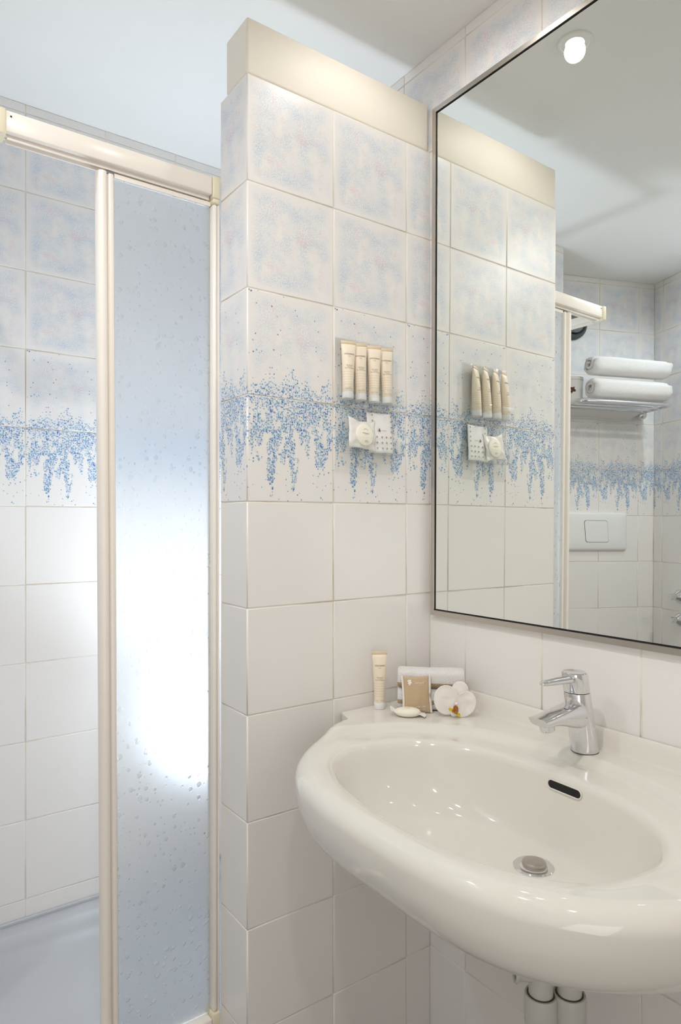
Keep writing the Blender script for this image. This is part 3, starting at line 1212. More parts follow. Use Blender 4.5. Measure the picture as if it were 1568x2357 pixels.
# ------------------------------------------------------------------ beige toiletry tubes
def tube_thing(label, loc, rot):
    t = thing('toiletry_tube', label, 'tube', loc, 0, 'beige shower gel tubes')
    t.rotation_euler = rot
    H0, H1, H2 = 0.0135, 0.112, 0.119
    seg = 32

    def ab(z):
        q_ = (z - H0) / (H1 - H0)
        a = 0.0112 + 0.0048 * q_ ** 1.6
        b = 0.0112 * math.sqrt(max(0.0, 1 - q_ ** 2.2)) + 0.0009 * q_
        return a, b
    vs, fs = [], []
    NZ = 24
    for i in range(NZ + 1):
        z = H0 + (H1 - H0) * (1 - (1 - i / NZ) ** 1.3)
        a, b = ab(z)
        for k in range(seg):
            an = 2 * PI * k / seg
            vs.append((a * math.cos(an), b * math.sin(an), z))
    for i in range(NZ):
        for k in range(seg):
            fs.append((i * seg + k, i * seg + (k + 1) % seg, (i + 1) * seg + (k + 1) % seg, (i + 1) * seg + k))
    fs += [tuple(range(seg))[::-1], tuple(NZ * seg + k for k in range(seg))]
    body = meshobj('tube_body', vs, fs, M['tube'], t)
    fix_normals(body)
    autosmooth(body, 50)
    box('crimped_end', (-0.0164, -0.0010, H1 - 0.0004), (0.0164, 0.0010, H2), M['tube_crimp'], t, 0.0004, 1)
    lathe('cap', [(0.0, 0.0), (0.0112, 0.0), (0.0118, 0.0008), (0.0116, 0.0128), (0.0110, 0.0134), (0.0, 0.0134)], M['cap'], t, 40)

    def wrap(zc):
        def fn(x, y):
            z = zc + y
            a, b = ab(z)
            an = x / a
            an = max(-1.35, min(1.35, an))
            return Vector(((a + 0.0001) * math.sin(an), -(b + 0.0003) * math.cos(an), z))
        return fn
    text('brand_lettering', 'omnisens', 0.0062, wrap(0.0905), M['ink'], body)
    text('city_lettering', 'Paris', 0.0026, wrap(0.0853), M['ink'], body)
    text('caption_lettering', 'Gel cheveux\n& corps\nHair and body gel', 0.0029, wrap(0.0635), M['ink'], body)
    text('volume_lettering', '30 ml      1.01 fl.oz', 0.0022, wrap(0.0185), M['ink'], body)
    return t


cam_yaw = -math.radians(35.75)
deck_tube = tube_thing('beige tube standing cap down on the washbasin deck beside the towel', (-0.1735, -0.031, 0.8563), (0, 0, -math.radians(33)))

# acrylic dispenser on the partition
disp = thing('acrylic_dispenser', 'clear acrylic two pocket dispenser fixed to the tiled partition', 'holder', (-0.1885, 0.0, 1.5))


def dl(lo, hi, name, bev=0.0006, parent=None):
    return box(name, Vector(lo) - Vector(disp.location), Vector(hi) - Vector(disp.location), M['acrylic'], parent or disp, bev, 1)


HX0, HX1 = -0.266, -0.112
dl((HX0, -0.0035, 1.345), (HX1, -0.0006, 1.622), 'back_plate')
for zb_, zt_, hx0, hx1, dp in ((1.493, 1.524, HX0 + 0.003, HX1 + 0.002, 0.034), (1.388, 1.418, HX0 + 0.012, HX1 + 0.004, 0.036)):
    dl((hx0, -dp, zb_ - 0.003), (hx1, -0.0037, zb_), 'pocket_floor')
    dl((hx0, -dp - 0.0022, zb_ - 0.003), (hx1, -dp - 0.0002, zt_), 'pocket_front')
    dl((hx0, -dp, zb_ + 0.0002), (hx0 + 0.002, -0.0037, zt_), 'pocket_side')
    dl((hx1 - 0.002, -dp, zb_ + 0.0002), (hx1, -0.0037, zt_), 'pocket_side')
names = ['leftmost of the four beige tubes in the clear wall dispenser', 'second from left of the four tubes in the clear wall dispenser',
         'third from left of the four tubes in the clear wall dispenser', 'rightmost of the four beige tubes in the clear wall dispenser']
for k, x in enumerate((-0.2475, -0.2140, -0.1800, -0.1440)):
    dup(deck_tube, (x, -0.0200, 1.4946), (math.radians(-2.5), math.radians((1.0, -0.6, 0.5, -0.8)[k] * 1.5), math.radians((-18, -21, -24, -22)[k])), names[k])


# wrapped soaps and sachets -----------------------------------------------------
def pillow(name, wd, ht, puff, m, parent, frame, nx=18, ny=18, pinch=0.06, wav=0.0012, seed=0, edgepow=0.6):
    """puffed sachet; frame maps (x, depth, z)"""
    vs, fs = [], []
    for side in (-1, 1):
        for j in range(ny + 1):
            for i in range(nx + 1):
                u, v = i / nx * 2 - 1, j / ny * 2 - 1
                x = u * wd / 2 * (1 - pinch * (1 - v * v) * abs(u))
                zz = v * ht / 2 * (1 - pinch * (1 - u * u) * abs(v))
                e = max(0, (1 - u * u)) ** edgepow * max(0, (1 - v * v)) ** edgepow
                d = side * (puff * e + 0.0003) + wav * noise.noise(Vector((u * 2.3 + seed, v * 2.3, seed * 1.7)))
                vs.append(frame(x, d, zz + ht / 2))
    n1 = (nx + 1) * (ny + 1)
    for s in (0, 1):
        for j in range(ny):
            for i in range(nx):
                a = s * n1 + j * (nx + 1) + i
                f = (a, a + 1, a + nx + 2, a + nx + 1)
                fs.append(f if s == 0 else f[::-1])
    # close the rim
    rim = [i for i in range(nx + 1)] + [(j + 1) * (nx + 1) - 1 for j in range(1, ny + 1)] + [ny * (nx + 1) + i for i in range(nx - 1, -1, -1)] + [j * (nx + 1) for j in range(ny - 1, 0, -1)]
    for a, b in zip(rim, rim[1:] + rim[:1]):
        fs.append((b, a, n1 + a, n1 + b))
    o = meshobj(name, vs, fs, m, parent)
    return fix_normals(o)


def tilt_frame(tilt, roll=0.0):
    R = Matrix.Rotation(tilt, 3, 'X') @ Matrix.Rotation(roll, 3, 'Y')
    return lambda x, d, z: R @ Vector((x, d, z))


# square wrapper with a round soap, in the lower pocket
sw = thing('wrapped_soap', 'round ivory soap in a square translucent wrapper in the dispenser lower pocket', 'soap', (-0.2120, -0.0225, 1.3925), 0)
sfr = tilt_frame(math.radians(-8), math.radians(5))
pillow('wrapper', 0.070, 0.064, 0.0045, M['paperwrap'], sw, lambda x, d, z: sfr(x * (1 + 0.06 * math.sin(z * 50)), d, z + 0.004 * (x / 0.034) ** 2 * (z / 0.062)), seed=3, pinch=0.10, wav=0.003)
vs, fs = [], []


def disc(name, cx, cz, rx_, rz_, front, m, parent, fr, dome=0.001, seg=40):
    vs = [fr(cx, front - dome, cz)]
    for q_ in (0.5, 0.9, 1.0):
        for k in range(seg):
            a = 2 * PI * k / seg
            vs.append(fr(cx + rx_ * q_ * math.cos(a), front - dome * (1 - q_ ** 4), cz + rz_ * q_ * math.sin(a)))
    for k in range(seg):
        vs.append(fr(cx + rx_ * 1.0 * math.cos(2 * PI * k / seg), front + 0.006, cz + rz_ * math.sin(2 * PI * k / seg)))
    fs = [(0, 1 + k, 1 + (k + 1) % seg) for k in range(seg)]
    for r in range(3):
        b0 = 1 + r * seg
        fs += [(b0 + k, b0 + seg + k, b0 + seg + (k + 1) % seg, b0 + (k + 1) % seg) for k in range(seg)]
    o = meshobj(name, vs, fs, m, parent)
    return fix_normals(o)


dsc = disc('soap_disc', 0.004, 0.031, 0.0225, 0.0235, -0.0052, M['soap'], sw, sfr, 0.0022)
flat = lambda cx, cz, d: (lambda x, y: sfr(cx + x, d, cz + y))
text('soap_lettering', 'omnisens', 0.0044, flat(0.004, 0.0345, -0.0080), M['ink'], dsc)
text('city_lettering', 'Paris', 0.0020, flat(0.004, 0.0312, -0.0080), M['ink_soft'], dsc)
text('caption_lettering', 'SAVON\nSOAP 15g', 0.0024, flat(0.006, 0.0175, -0.0078), M['ink'], dsc)
# little fan-shaped emblem above the lettering
vs, fs = [], []
for k in range(7):
    a = PI * (0.12 + 0.76 * k / 6)
    c_ = Vector((0.004 + 0.0050 * math.cos(a), 0, 0.0395 + 0.0042 * math.sin(a)))
    b = len(vs)
    for q_ in range(6):
        aa = 2 * PI * q_ / 6
        vs.append(sfr(c_.x + 0.0007 * math.cos(aa), -0.0078, c_.z + 0.0007 * math.sin(aa)))
    fs.append(tuple(range(b, b + 6)))
meshobj('soap_emblem', vs, fs, M['ink_soft'], dsc, smooth=False)

# white sachet with small brown squares, behind the soap
sq = thing('square_print_sachet', 'white flat sachet printed with small brown squares in the dispenser lower pocket', 'sachet', (-0.1560, -0.0150, 1.3892), 0)
qfr = tilt_frame(math.radians(-4), math.radians(-1))
pk = pillow('packet', 0.068, 0.086, 0.0028, M['cap'], sq, qfr, seed=7, pinch=0.02, wav=0.0012)
g_ = M['ink_soft']


def print_squares(parent, spots, size, fr, d, m, name):
    vs, fs = [], []
    for x, z in spots:
        b = len(vs)
        h = size / 2
        vs += [fr(x - h, d, z - h), fr(x + h, d, z - h), fr(x + h, d, z + h), fr(x - h, d, z + h)]
        fs.append((b, b + 1, b + 2, b + 3))
    o = meshobj(name, vs, fs, m, parent, smooth=False)
    o['kind'] = 'stuff'
    return o


sqs = [(x, z) for z in (0.010, 0.022, 0.034) for x in (-0.012, 0.002, 0.014, 0.026)] + [(0.0285, z) for z in (0.046, 0.056, 0.068, 0.079)] + [(-0.022, 0.080), (-0.022, 0.068)]
print_squares(pk, sqs, 0.0036, qfr, -0.0042, M['ink_soft'], 'printed_squares')
text('sachet_lettering', 'omnisens', 0.0036, (lambda x, y: qfr(0.008 + x, -0.0046, 0.0485 + y)), M['ink_soft'], pk)
print_squares(pk, [(-0.0045, 0.0505), (-0.0060, 0.0475), (-0.0035, 0.0470)], 0.0030, qfr, -0.0046, M['ink'], 'sachet_emblem')

# ------------------------------------------------------------------ things on the basin deck
DKZ = 0.8560


# folded hand towel with woven stripes, across the corner
ta = math.atan2(-0.091, 0.099)
towel = thing('hand_towel', 'folded white hand towel with tan woven stripes in the basin corner', 'towel', (-0.0876, -0.0944, DKZ + 0.0006), ta)
LEN = 0.137


def fold(name, z0, z1, depth, stripe, seed, parent, dy=0.0):
    n = 40
    prof, tagp = [], []
    hh = (z1 - z0) / 2
    zc = (z0 + z1) / 2
    pl = []
    steps = 56
    for k in range(steps):
        a = 2 * PI * k / steps
        ca, sa = math.cos(a), math.sin(a)
        y = depth / 2 * math.copysign(abs(ca) ** 0.5, ca)
        z = zc + hh * math.copysign(abs(sa) ** 0.62, sa)
        pl.append((y, z))
    vs, fs, mi, uv = [], [], [], []
    for i in range(n + 1):
        t = i / n
        x = (t - 0.5) * LEN
        e = 1.0 - 0.10 * (max(0, abs(2 * t - 1) - 0.9) / 0.1) ** 2
        for (y, z) in pl:
            nz_ = noise.noise(Vector((x * 60 + seed, y * 60, z * 60))) * 0.0012 + noise.noise(Vector((x * 15 + seed, y * 15, z * 20))) * 0.002
            nf = noise.noise(Vector((x * 700 + seed, y * 700, z * 700))) * 0.0007
            s_ = e * (1 + (nz_ + nf) / 0.03)
            vs.append(Vector((x, y * s_ + dy, max(z0 - 0.0005 + 0.0004, zc + (z - zc) * s_))))
            uv.append((t, (z - stripe[0]) / (stripe[1] - stripe[0])))
    for i in range(n):
        for k in range(steps):
            k2 = (k + 1) % steps
            a, b = i * steps, (i + 1) * steps
            fs.append((a + k, b + k, b + k2, a + k2))
            zm = (pl[k][1] + pl[k2][1]) / 2
            ym = (pl[k][0] + pl[k2][0]) / 2
            mi.append(1 if (stripe[0] < zm < stripe[1] and ym < 0) else 0)
    fs += [tuple(range(steps)), tuple(n * steps + k for k in range(steps))]
    mi += [0, 0]
    o = meshobj(name, vs, fs, None, parent, mats=[M['terry'], M['stripe']], midx=mi, uvs=uv)
    fix_normals(o)
    return o


fold('lower_fold', 0.0, 0.045, 0.050, (0.0150, 0.0245), 1.0, towel)
fold('upper_fold', 0.0455, 0.083, 0.048, (0.0470, 0.0560), 5.0, towel, 0.001)

# tan shower cap sachet leaning against the towel
cap_s = thing('shower_cap_sachet', 'tan shower cap sachet with white edges leaning on the hand towel', 'sachet', (-0.1335, -0.1040, DKZ + 0.0008), cam_yaw)
cfr = tilt_frame(math.radians(-6), math.radians(-2))
CW, CH = 0.053, 0.0735
body = pillow('sachet_body', CW, CH, 0.0042, M['sachet'], cap_s, cfr, seed=11, pinch=0.05, wav=0.0010, nx=24, ny=26)


def cap_front(x, z):
    u, v = x / (CW / 2), (z - CH / 2) / (CH / 2)
    e = max(0, (1 - u * u)) ** 0.6 * max(0, (1 - v * v)) ** 0.6
    d = -(0.0042 * e + 0.0003) + 0.0010 * noise.noise(Vector((u * 2.3 + 11, v * 2.3, 11 * 1.7)))
    return cfr(x, d - 0.0004, z)


for sgn in (-1, 1):
    vs, fs = [], []
    n = 26
    for j in range(n + 1):
        v = j / n * 2 - 1
        z = (v + 1) / 2 * (CH + 0.003) - 0.001
        xin = sgn * CW / 2 * (1 - 0.05 * (1 - v * v)) * 0.995
        if sgn > 0:
            xin -= 0.0032 * math.exp(-((v + 0.10) / 0.16) ** 2)
        xout = xin + sgn * 0.0042
        w_ = 0.0010 * noise.noise(Vector((sgn * 2.3 + 11, v * 2.3, 11 * 1.7)))
        for d in (-0.0005, 0.0005):
            vs += [cfr(xin, w_ + d - 0.0002, z), cfr(xout, w_ + d + 0.0006, z)]
    for j in range(n):
        a, b = j * 4, (j + 1) * 4
        for p, q_ in ((0, 1), (1, 3), (3, 2), (2, 0)):
            fs.append((a + p, a + q_, b + q_, b + p))
    fs += [(0, 1, 3, 2), (n * 4, n * 4 + 1, n * 4 + 3, n * 4 + 2)]
    fix_normals(meshobj('sealed_edge', vs, fs, M['sachet_edge'], cap_s))
text('caption_lettering', 'SHOWER CAP', 0.0049, lambda x, y: cap_front(0.001 + x, 0.0125 + y), M['ink_white'], body, 0.0)
text('translation_lettering', 'CUFFIA DOCCIA', 0.0038, lambda x, y: cap_front(0.001 + x, 0.0075 + y), M['sachet_edge'], body)
text('brand_lettering', 'L\'EPOQUE', 0.0042, lambda x, y: cap_front(0.006 + x, 0.0600 + y * 1.0 - 0.0), M['ink_white'], body)
text('brand_small_lettering', 'C O S M E T I C S', 0.0016, lambda x, y: cap_front(0.008 + x, 0.0565 + y), M['ink_white'], body)
vs = [cap_front(x, z) for x, z in ((0.0195, 0.0627), (-0.0085, 0.0640), (-0.0085, 0.0645), (0.0195, 0.0632))]
meshobj('rule_line', vs, [(0, 1, 2, 3)], M['ink_white'], body, smooth=False)
emb = [(-0.0185, 0.0655), (-0.0145, 0.0672), (-0.0098, 0.0668), (-0.0110, 0.0640), (-0.0085, 0.0612), (-0.0112, 0.0590), (-0.0130, 0.0565), (-0.0160, 0.0555), (-0.0150, 0.0580), (-0.0182, 0.0600), (-0.0160, 0.0618), (-0.0178, 0.0640)]
vs = [cap_front(x, z) for x, z in emb] + [cap_front(-0.0135, 0.0618)]
meshobj('brand_emblem', vs, [(k, (k + 1) % 12, 12) for k in range(12)], M['ink_white'], body, smooth=False)

# small wrapped soap lying on the deck in front of the sachet
ls = thing('wrapped_soap_bar', 'small ivory soap in clear twisted wrap lying in front of the tan sachet', 'soap', (-0.1620, -0.1060, DKZ), cam_yaw - math.radians(8))
vs, fs = [], []
nu, nv = 36, 14
for j in range(nv + 1):
    ph = -PI / 2 + PI * j / nv
    for i in range(nu):
        a = 2 * PI * i / nu
        x = 0.026 * math.cos(ph) ** 0.6 * math.cos(a)
        y = 0.018 * math.cos(ph) ** 0.6 * math.sin(a)
        z = 0.0085 + 0.0085 * math.sin(ph)
        vs.append((x, y, z))
for j in range(nv):
    for i in range(nu):
        fs.append((j * nu + i, j * nu + (i + 1) % nu, (j + 1) * nu + (i + 1) % nu, (j + 1) * nu + i))
sb = fix_normals(meshobj('soap_body', vs, fs, M['soap'], ls))
for sgn, rise, ln in ((-1, 0.006, 0.014), (1, -0.004, 0.016)):
    vs, fs = [], []
    n, mth = 8, 10
    for i in range(n + 1):
        t = i / n
        for j in range(mth + 1):
            q_ = j / mth * 2 - 1
            wd = 0.0125 * (1 - 0.25 * math.sin(t * PI)) + 0.002 * t
            y = q_ * wd
            z = 0.0075 + rise * t * 1.4 + 0.0022 * math.sin(q_ * 7 + sgn) * t + 0.003 * (1 - q_ * q_) * (1 - t)
            vs.append((sgn * (0.021 + ln * t - 0.003 * q_ * q_ * t), y, max(z, 0.0007)))
    for i in range(n):
        for j in range(mth):
            fs.append((i * (mth + 1) + j, i * (mth + 1) + j + 1, (i + 1) * (mth + 1) + j + 1, (i + 1) * (mth + 1) + j))
    o = meshobj('wrap_end', vs, fs, M['paperwrap'], ls)
    sm_ = o.modifiers.new('thick', 'SOLIDIFY')
    sm_.thickness = 0.0004
text('soap_lettering', 'omnisens\nParis', 0.0034, lambda x, y: Vector((x, y * 1.2 - 0.001, 0.0173 - 2.0 * (x * x + y * y))), M['ink_soft'], sb)

# orchid bloom resting against the towel
orc = thing('orchid_bloom', 'white orchid bloom with yellow throat resting beside the sachet', 'flower', (-0.0905, -0.1640, DKZ), cam_yaw)


def petal(name, cx, cz, rx_, rz_, ang, dpt, cup, seed, m=None, parent=None, base=(0, 0)):
    nu, nv = 14, 24
    vs, fs = [], []
    ca, sa = math.cos(ang), math.sin(ang)

    def P(q_, a):
        x, z = rx_ * q_ * math.cos(a), rz_ * q_ * math.sin(a)
        d = dpt - cup * q_ * q_ * 0.5 + 0.003 * noise.noise(Vector((x * 60 + seed, z * 60, seed))) + 0.0016 * math.sin(a * 3 + seed) * q_ ** 2
        return Vector((cx + ca * x - sa * z, d, cz + sa * x + ca * z))
    vs.append(P(0, 0))
    for i in range(1, nu + 1):
        for k in range(nv):
            vs.append(P(i / nu, 2 * PI * k / nv))
    for k in range(nv):
        fs.append((0, 1 + k, 1 + (k + 1) % nv))
    for i in range(nu - 1):
        a, b = 1 + i * nv, 1 + (i + 1) * nv
        for k in range(nv):
            fs.append((a + k, b + k, b + (k + 1) % nv, a + (k + 1) % nv))
    o = meshobj(name, vs, fs, m or M['petal'], parent or orc)
    s_ = o.modifiers.new('thick', 'SOLIDIFY')
    s_.thickness = 0.0007
    return o


petal('sepal', 0.0125, 0.0490, 0.0180, 0.0200, -0.35, 0.006, -0.004, 2)
petal('sepal', -0.012, 0.017, 0.011, 0.013, 0.5, 0.006, 0.003, 4)
petal('petal', -0.0150, 0.0335, 0.0255, 0.0300, 0.15, 0.001, 0.004, 1)
petal('petal', 0.0205, 0.0265, 0.0215, 0.0270, -0.45, -0.003, 0.005, 3)
petal('lip', -0.0010, 0.0125, 0.0085, 0.0100, 0.2, -0.010, -0.008, 6)
petal('lip_side_lobe', -0.0088, 0.0180, 0.0045, 0.0030, -0.5, -0.012, 0.002, 7, M['orchid_yellow'])
petal('lip_side_lobe', 0.0062, 0.0085, 0.0035, 0.0030, 0.6, -0.0155, 0.002, 8, M['orchid_yellow'])
petal('throat', 0.0010, 0.0180, 0.0052, 0.0085, 0.15, -0.0130, 0.003, 9, M['orchid_brown'])
petal('throat_fold', -0.0022, 0.0150, 0.0050, 0.0022, -0.5, -0.0165, 0.001, 5, M['orchid_brown'])
lathe('column', [(0.0, 0.0), (0.0028, 0.001), (0.0034, 0.006), (0.0020, 0.010), (0.0, 0.011)], M['petal'], orc, 16,
      Matrix.Translation((0.0022, -0.006, 0.0275)) @ Matrix.Rotation(math.radians(70), 4, 'X'))

# ------------------------------------------------------------------ toilet corner (seen in the mirror)
TROT = math.atan2(TR.y, TR.x)


def tw(s, out_, z=0.0):
    return TC + TR * s + TN * out_ + Vector((0, 0, z))


fp = thing('flush_plate', 'white rectangular flush plate on the tiled toilet wall', 'flush plate', tw(0.297, 0.0, 1.214), TROT)
# local: x along wall, y into wall, z up
vs, fs = [], []
rings_ = []
for ins, dpt in ((0.0, -0.0003), (0.0, -0.006), (0.004, -0.012), (0.012, -0.015), (0.05, -0.0155)):
    pts_ = rrect(-0.155 + ins, 0.155 - ins, -0.083 + ins, 0.083 - ins, max(0.012 - ins * 0.2, 0.002), 5)
    rings_.append([(x, dpt, z) for x, z in pts_])
n = len(rings_[0])
for rg in rings_:
    vs += rg
for i in range(len(rings_) - 1):
    for k in range(n):
        fs.append((i * n + k, i * n + (k + 1) % n, (i + 1) * n + (k + 1) % n, (i + 1) * n + k))
fs += [tuple(range(n)), tuple((len(rings_) - 1) * n + k for k in range(n))]
pl_ = fix_normals(meshobj('plate', vs, fs, M['plastic_white'], fp))
autosmooth(pl_, 40)


def skew_box(name, hw, hh, skew, y0_, y1_, m, r=0.010):
    pts_ = rrect(-hw, hw, -hh, hh, r, 5)
    n = len(pts_)
    vs = [(x + skew * z / hh, y, z) for y in (y0_, y1_) for x, z in pts_]
    fs = [tuple(range(n)), tuple(range(n, 2 * n))] + [(k, (k + 1) % n, n + (k + 1) % n, n + k) for k in range(n)]
    return autosmooth(fix_normals(meshobj(name, vs, fs, m, fp)), 40)


skew_box('button_gap', 0.0565, 0.047, 0.004, -0.0158, -0.0150, M['groove'])
skew_box('button', 0.0548, 0.0455, 0.004, -0.0172, -0.0150, M['plastic_white'])

fan = thing('exhaust_vent', 'round dark grey extractor vent high on the toilet wall', 'vent', tw(0.412, 0.0, 2.095), TROT)
RX = Matrix.Rotation(PI / 2, 4, 'X')
lathe('outer_ring', [(0.040, 0.0), (0.066, 0.0), (0.066, 0.012), (0.060, 0.022), (0.052, 0.026), (0.046, 0.020), (0.042, 0.010), (0.040, 0.004)], M['rubber'], fan, 48, RX)
lathe('inner_disc', [(0.0, 0.002), (0.038, 0.002), (0.041, 0.010), (0.041, 0.026), (0.036, 0.031), (0.020, 0.034), (0.0, 0.035)], M['midgrey'], fan, 40, RX)
lathe('back_plate', [(0.0, 0.0005), (0.064, 0.0005), (0.064, 0.0018), (0.0, 0.0018)], M['dark'], fan, 40, RX)

# chrome towel rack
RZ = 1.733
rack = thing('towel_rack', 'chrome tubular towel rack on the toilet wall, seen in the mirror', 'rack', tw(0.277, 0.0, RZ), TROT)
SA, SB, OUT = 0.080 - 0.277, 0.502 - 0.277, 0.205
path = round_path([(SA, -0.012, 0), (SA, -OUT, 0), (SB, -OUT, 0), (SB, -0.012, 0)], 0.035, 8)
tube('frame', path, 0.0085, M['chrome'], rack, 16)
for yy in (0.035, 0.085, 0.135):
    tube('bar', [(SA + 0.004, -yy, -0.002), (SB - 0.004, -yy, -0.002)], 0.0055, M['chrome'], rack, 12)
for s_ in (SA, SB):
    lathe('wall_bracket', [(0.0, 0.0)] + [(0.021 * math.sin(PI * k / 14 * 0.97), 0.019 - 0.021 * math.cos(PI * k / 14 * 0.97) + 0.002) for k in range(1, 14)] + [(0.0, 0.0415)], M['chrome'], rack, 28,
          Matrix.Translation((s_, 0.0, -0.012)) @ RX)


def rolled_towel(name, label, s0, s1, out0, out1, z0, h, seed, turns=2.3):
    sc_ = (s0 + s1) / 2
    oc_ = (out0 + out1) / 2
    t = thing(name, label, 'towel', tw(sc_, oc_, z0), TROT)
    a_, b_ = (out1 - out0) / 2, h / 2
    th_ = 0.0072
    N_ = 110
    cl = []
    for k in range(N_ + 1):
        an = 2 * PI * turns * k / N_
        f = 1 - 0.62 * (k / N_) ** 0.9
        ca, sa = math.cos(an + PI * 0.9), math.sin(an + PI * 0.9)
        y = (a_ * f - th_) * math.copysign(abs(ca) ** 0.72, ca)
        z = b_ + (b_ * f - th_) * math.copysign(abs(sa) ** 0.80, sa)
        cl.append(Vector((y, z)))
    outl, inl = [], []
    for k in range(N_ + 1):
        d = (cl[min(k + 1, N_)] - cl[max(k - 1, 0)]).normalized()
        nn_ = Vector((d.y, -d.x)) * th_ * 0.86
        outl.append(cl[k] + nn_)
        inl.append(cl[k] - nn_)
    loop = outl + inl[::-1]
    L_ = s1 - s0
    n = 30
    vs, fs = [], []
    m_ = len(loop)
    for i in range(n + 1):
        u = i / n
        x = (u - 0.5) * L_
        for k, p in enumerate(loop):
            sx = x + 0.006 * noise.noise(Vector((p.x * 40, p.y * 40, seed))) * (abs(2 * u - 1) ** 6)
            nz_ = 0.0045 * noise.noise(Vector((x * 9 + seed, p.x * 12, p.y * 12)))
            sag = 1.0 - 0.0 * sst(0.35, 0.9, u if seed % 2 else 1 - u)
            fe = 1.0 - 0.22 * (max(0.0, abs(2 * u - 1) - 0.90) / 0.10) ** 2
            zz = max(0.0005, (b_ + (p.y - b_) * fe) * sag + nz_ * (p.y / h))
            vs.append(Vector((sx, p.x * fe + nz_ * 0.5, zz)))
    for i in range(n):
        for k in range(m_):
            fs.append((i * m_ + k, i * m_ + (k + 1) % m_, (i + 1) * m_ + (k + 1) % m_, (i + 1) * m_ + k))
    h2 = N_ + 1
    for e in (0, n):
        for k in range(N_):
            fs.append((e * m_ + k, e * m_ + k + 1, e * m_ + m_ - 2 - k, e * m_ + m_ - 1 - k))
    fix_normals(meshobj('rolled_cloth', vs, fs, M['terry'], t))
    return t


rolled_towel('bath_towel', 'rolled white bath towel lying directly on the chrome rack', 0.092, 0.447, 0.130, 0.232, RZ + 0.0088, 0.098, 2)
rolled_towel('bath_towel', 'rolled white bath towel on top of the other towel on the rack', 0.090, 0.452, 0.126, 0.230, RZ + 0.1020, 0.096, 5, 1.8)

# flat towel hanging over the rear bar, its edge showing under the rack
ht = thing('hanging_towel', 'thin white towel draped under the chrome rack bars', 'towel', tw(0.29, 0.05, RZ - 0.004), TROT)
vs, fs = [], []
n, mm = 24, 14
for i in range(n + 1):
    x = (i / n - 0.5) * 0.345
    for j in range(mm + 1):
        t = j / mm
        y = 0.025 - 0.0 + 0.012 * math.sin(t * 3) * (1 if t > 0.5 else 1) - 0.004 * math.sin(x * 40)
        z = -0.0085 - 0.024 * t + 0.003 * math.sin(x * 22) * t
        vs.append((x, y - 0.045 * (1 - t) ** 2, z))
for i in range(n):
    for j in range(mm):
        fs.append((i * (mm + 1) + j, i * (mm + 1) + j + 1, (i + 1) * (mm + 1) + j + 1, (i + 1) * (mm + 1) + j))
o = meshobj('cloth', vs, fs, M['terry'], ht)
s_ = o.modifiers.new('thick', 'SOLIDIFY')
s_.thickness = 0.006

# lidded white pot with a brown mark
pot = thing('lidded_pot', 'white lidded pot with a small brown mark beside the rolled towels', 'pot', tw(0.470, 0.092, RZ + 0.0088), TROT)
pb = lathe('pot_body', [(0.0, 0.0), (0.040, 0.0), (0.0415, 0.002), (0.0440, 0.088), (0.0, 0.088)], M['plastic_white'], pot, 48)
lathe('pot_lid', [(0.0, 0.0885), (0.0446, 0.0885), (0.0452, 0.0895), (0.0452, 0.0985), (0.0440, 0.1005), (0.0, 0.1020)], M['plastic_white'], pot, 48)
blob = [(-0.010, 0.012), (-0.007, 0.006), (-0.009, 0.002), (-0.013, -0.002), (-0.013, -0.007), (-0.008, -0.009), (-0.003, -0.007), (0.001, -0.013), (0.005, -0.016), (0.004, -0.010),
        (0.010, -0.009), (0.008, -0.004), (0.003, -0.002), (0.010, 0.001), (0.007, 0.005), (0.012, 0.009), (0.006, 0.011), (0.000, 0.009), (-0.005, 0.011)]
vs = []
aoff = math.radians(30)
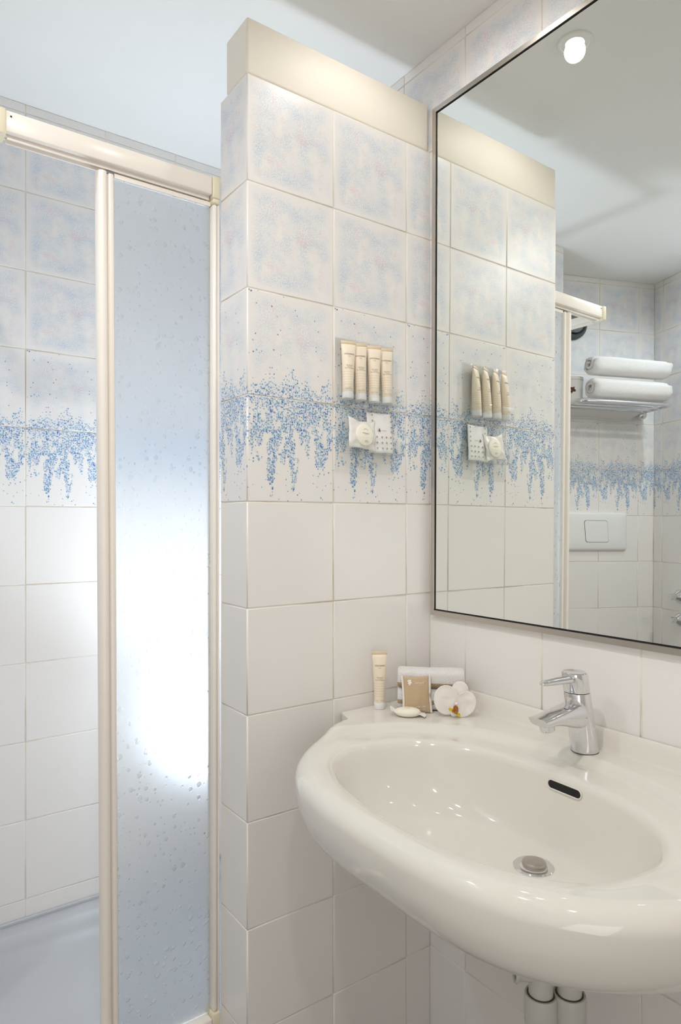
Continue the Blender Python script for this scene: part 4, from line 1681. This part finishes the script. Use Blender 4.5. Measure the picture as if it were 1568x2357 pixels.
for x, z in blob + [(0, 0)]:
    a = -PI / 2 + aoff + x / 0.043
    r_ = 0.0436
    vs.append((r_ * math.cos(a), r_ * math.sin(a), 0.046 + z))
meshobj('pot_mark', vs, [(k, (k + 1) % len(blob), len(blob)) for k in range(len(blob))], M['bear'], pb, smooth=False)

# two chrome valves on the left wall, seen at the mirror's right edge
for k, (z_, s_, lab) in enumerate(((0.946, 0.165, 'upper chrome cone valve handle on the tiled wall seen in the mirror'), (0.850, 0.168, 'lower chrome cone valve handle on the tiled wall seen in the mirror'))):
    base_ = TC - VR * s_ + Vector((0, 0, z_))
    vl = thing('wall_valve', lab, 'valve', base_, math.atan2(TR.y, TR.x), 'chrome wall valves')
    RY = Matrix.Rotation(PI / 2, 4, 'Y')
    lathe('escutcheon', [(0.0, 0.0), (0.030, 0.0), (0.030, 0.003), (0.027, 0.010), (0.018, 0.022), (0.013, 0.028), (0.0, 0.028)], M['chrome'], vl, 36, RY)
    lathe('knob', [(0.0, 0.0282), (0.012, 0.0282), (0.0125, 0.032), (0.013, 0.050), (0.0120, 0.054), (0.0, 0.055)], M['chrome'], vl, 24, RY)

# ------------------------------------------------------------------ ceiling spotlights
labs = ['recessed ceiling spotlight above the partition corner, reflected in the mirror', 'recessed ceiling spotlight above the washbasin front',
        'recessed ceiling spotlight near the left wall', 'recessed ceiling spotlight towards the entry', 'added unseen ceiling spotlight brightening the toilet corner']
for k, (x, y) in enumerate(SPOTS):
    sp = thing('ceiling_spotlight', labs[k], 'light', (x, y, CEIL), 0, 'recessed ceiling spotlights')
    lathe('trim_ring', [(0.030, 0.0), (0.038, 0.0), (0.038, -0.002), (0.036, -0.004), (0.031, -0.004), (0.030, -0.003)], M['bulb_ring'], sp, 40)
    lathe('bulb', [(0.0, -0.0035), (0.020, -0.0030), (0.0298, -0.0010), (0.0298, 0.0), (0.0, 0.0)], M['glow'], sp, 32)
    L = lamp('spotlight_lamp', 'SPOT', (0, 0, -0.02), SPOT_W * SPOT_K[k], SPOT_C[k], 0.022, spot_size=math.radians(165), spot_blend=0.6)
    L.parent = sp
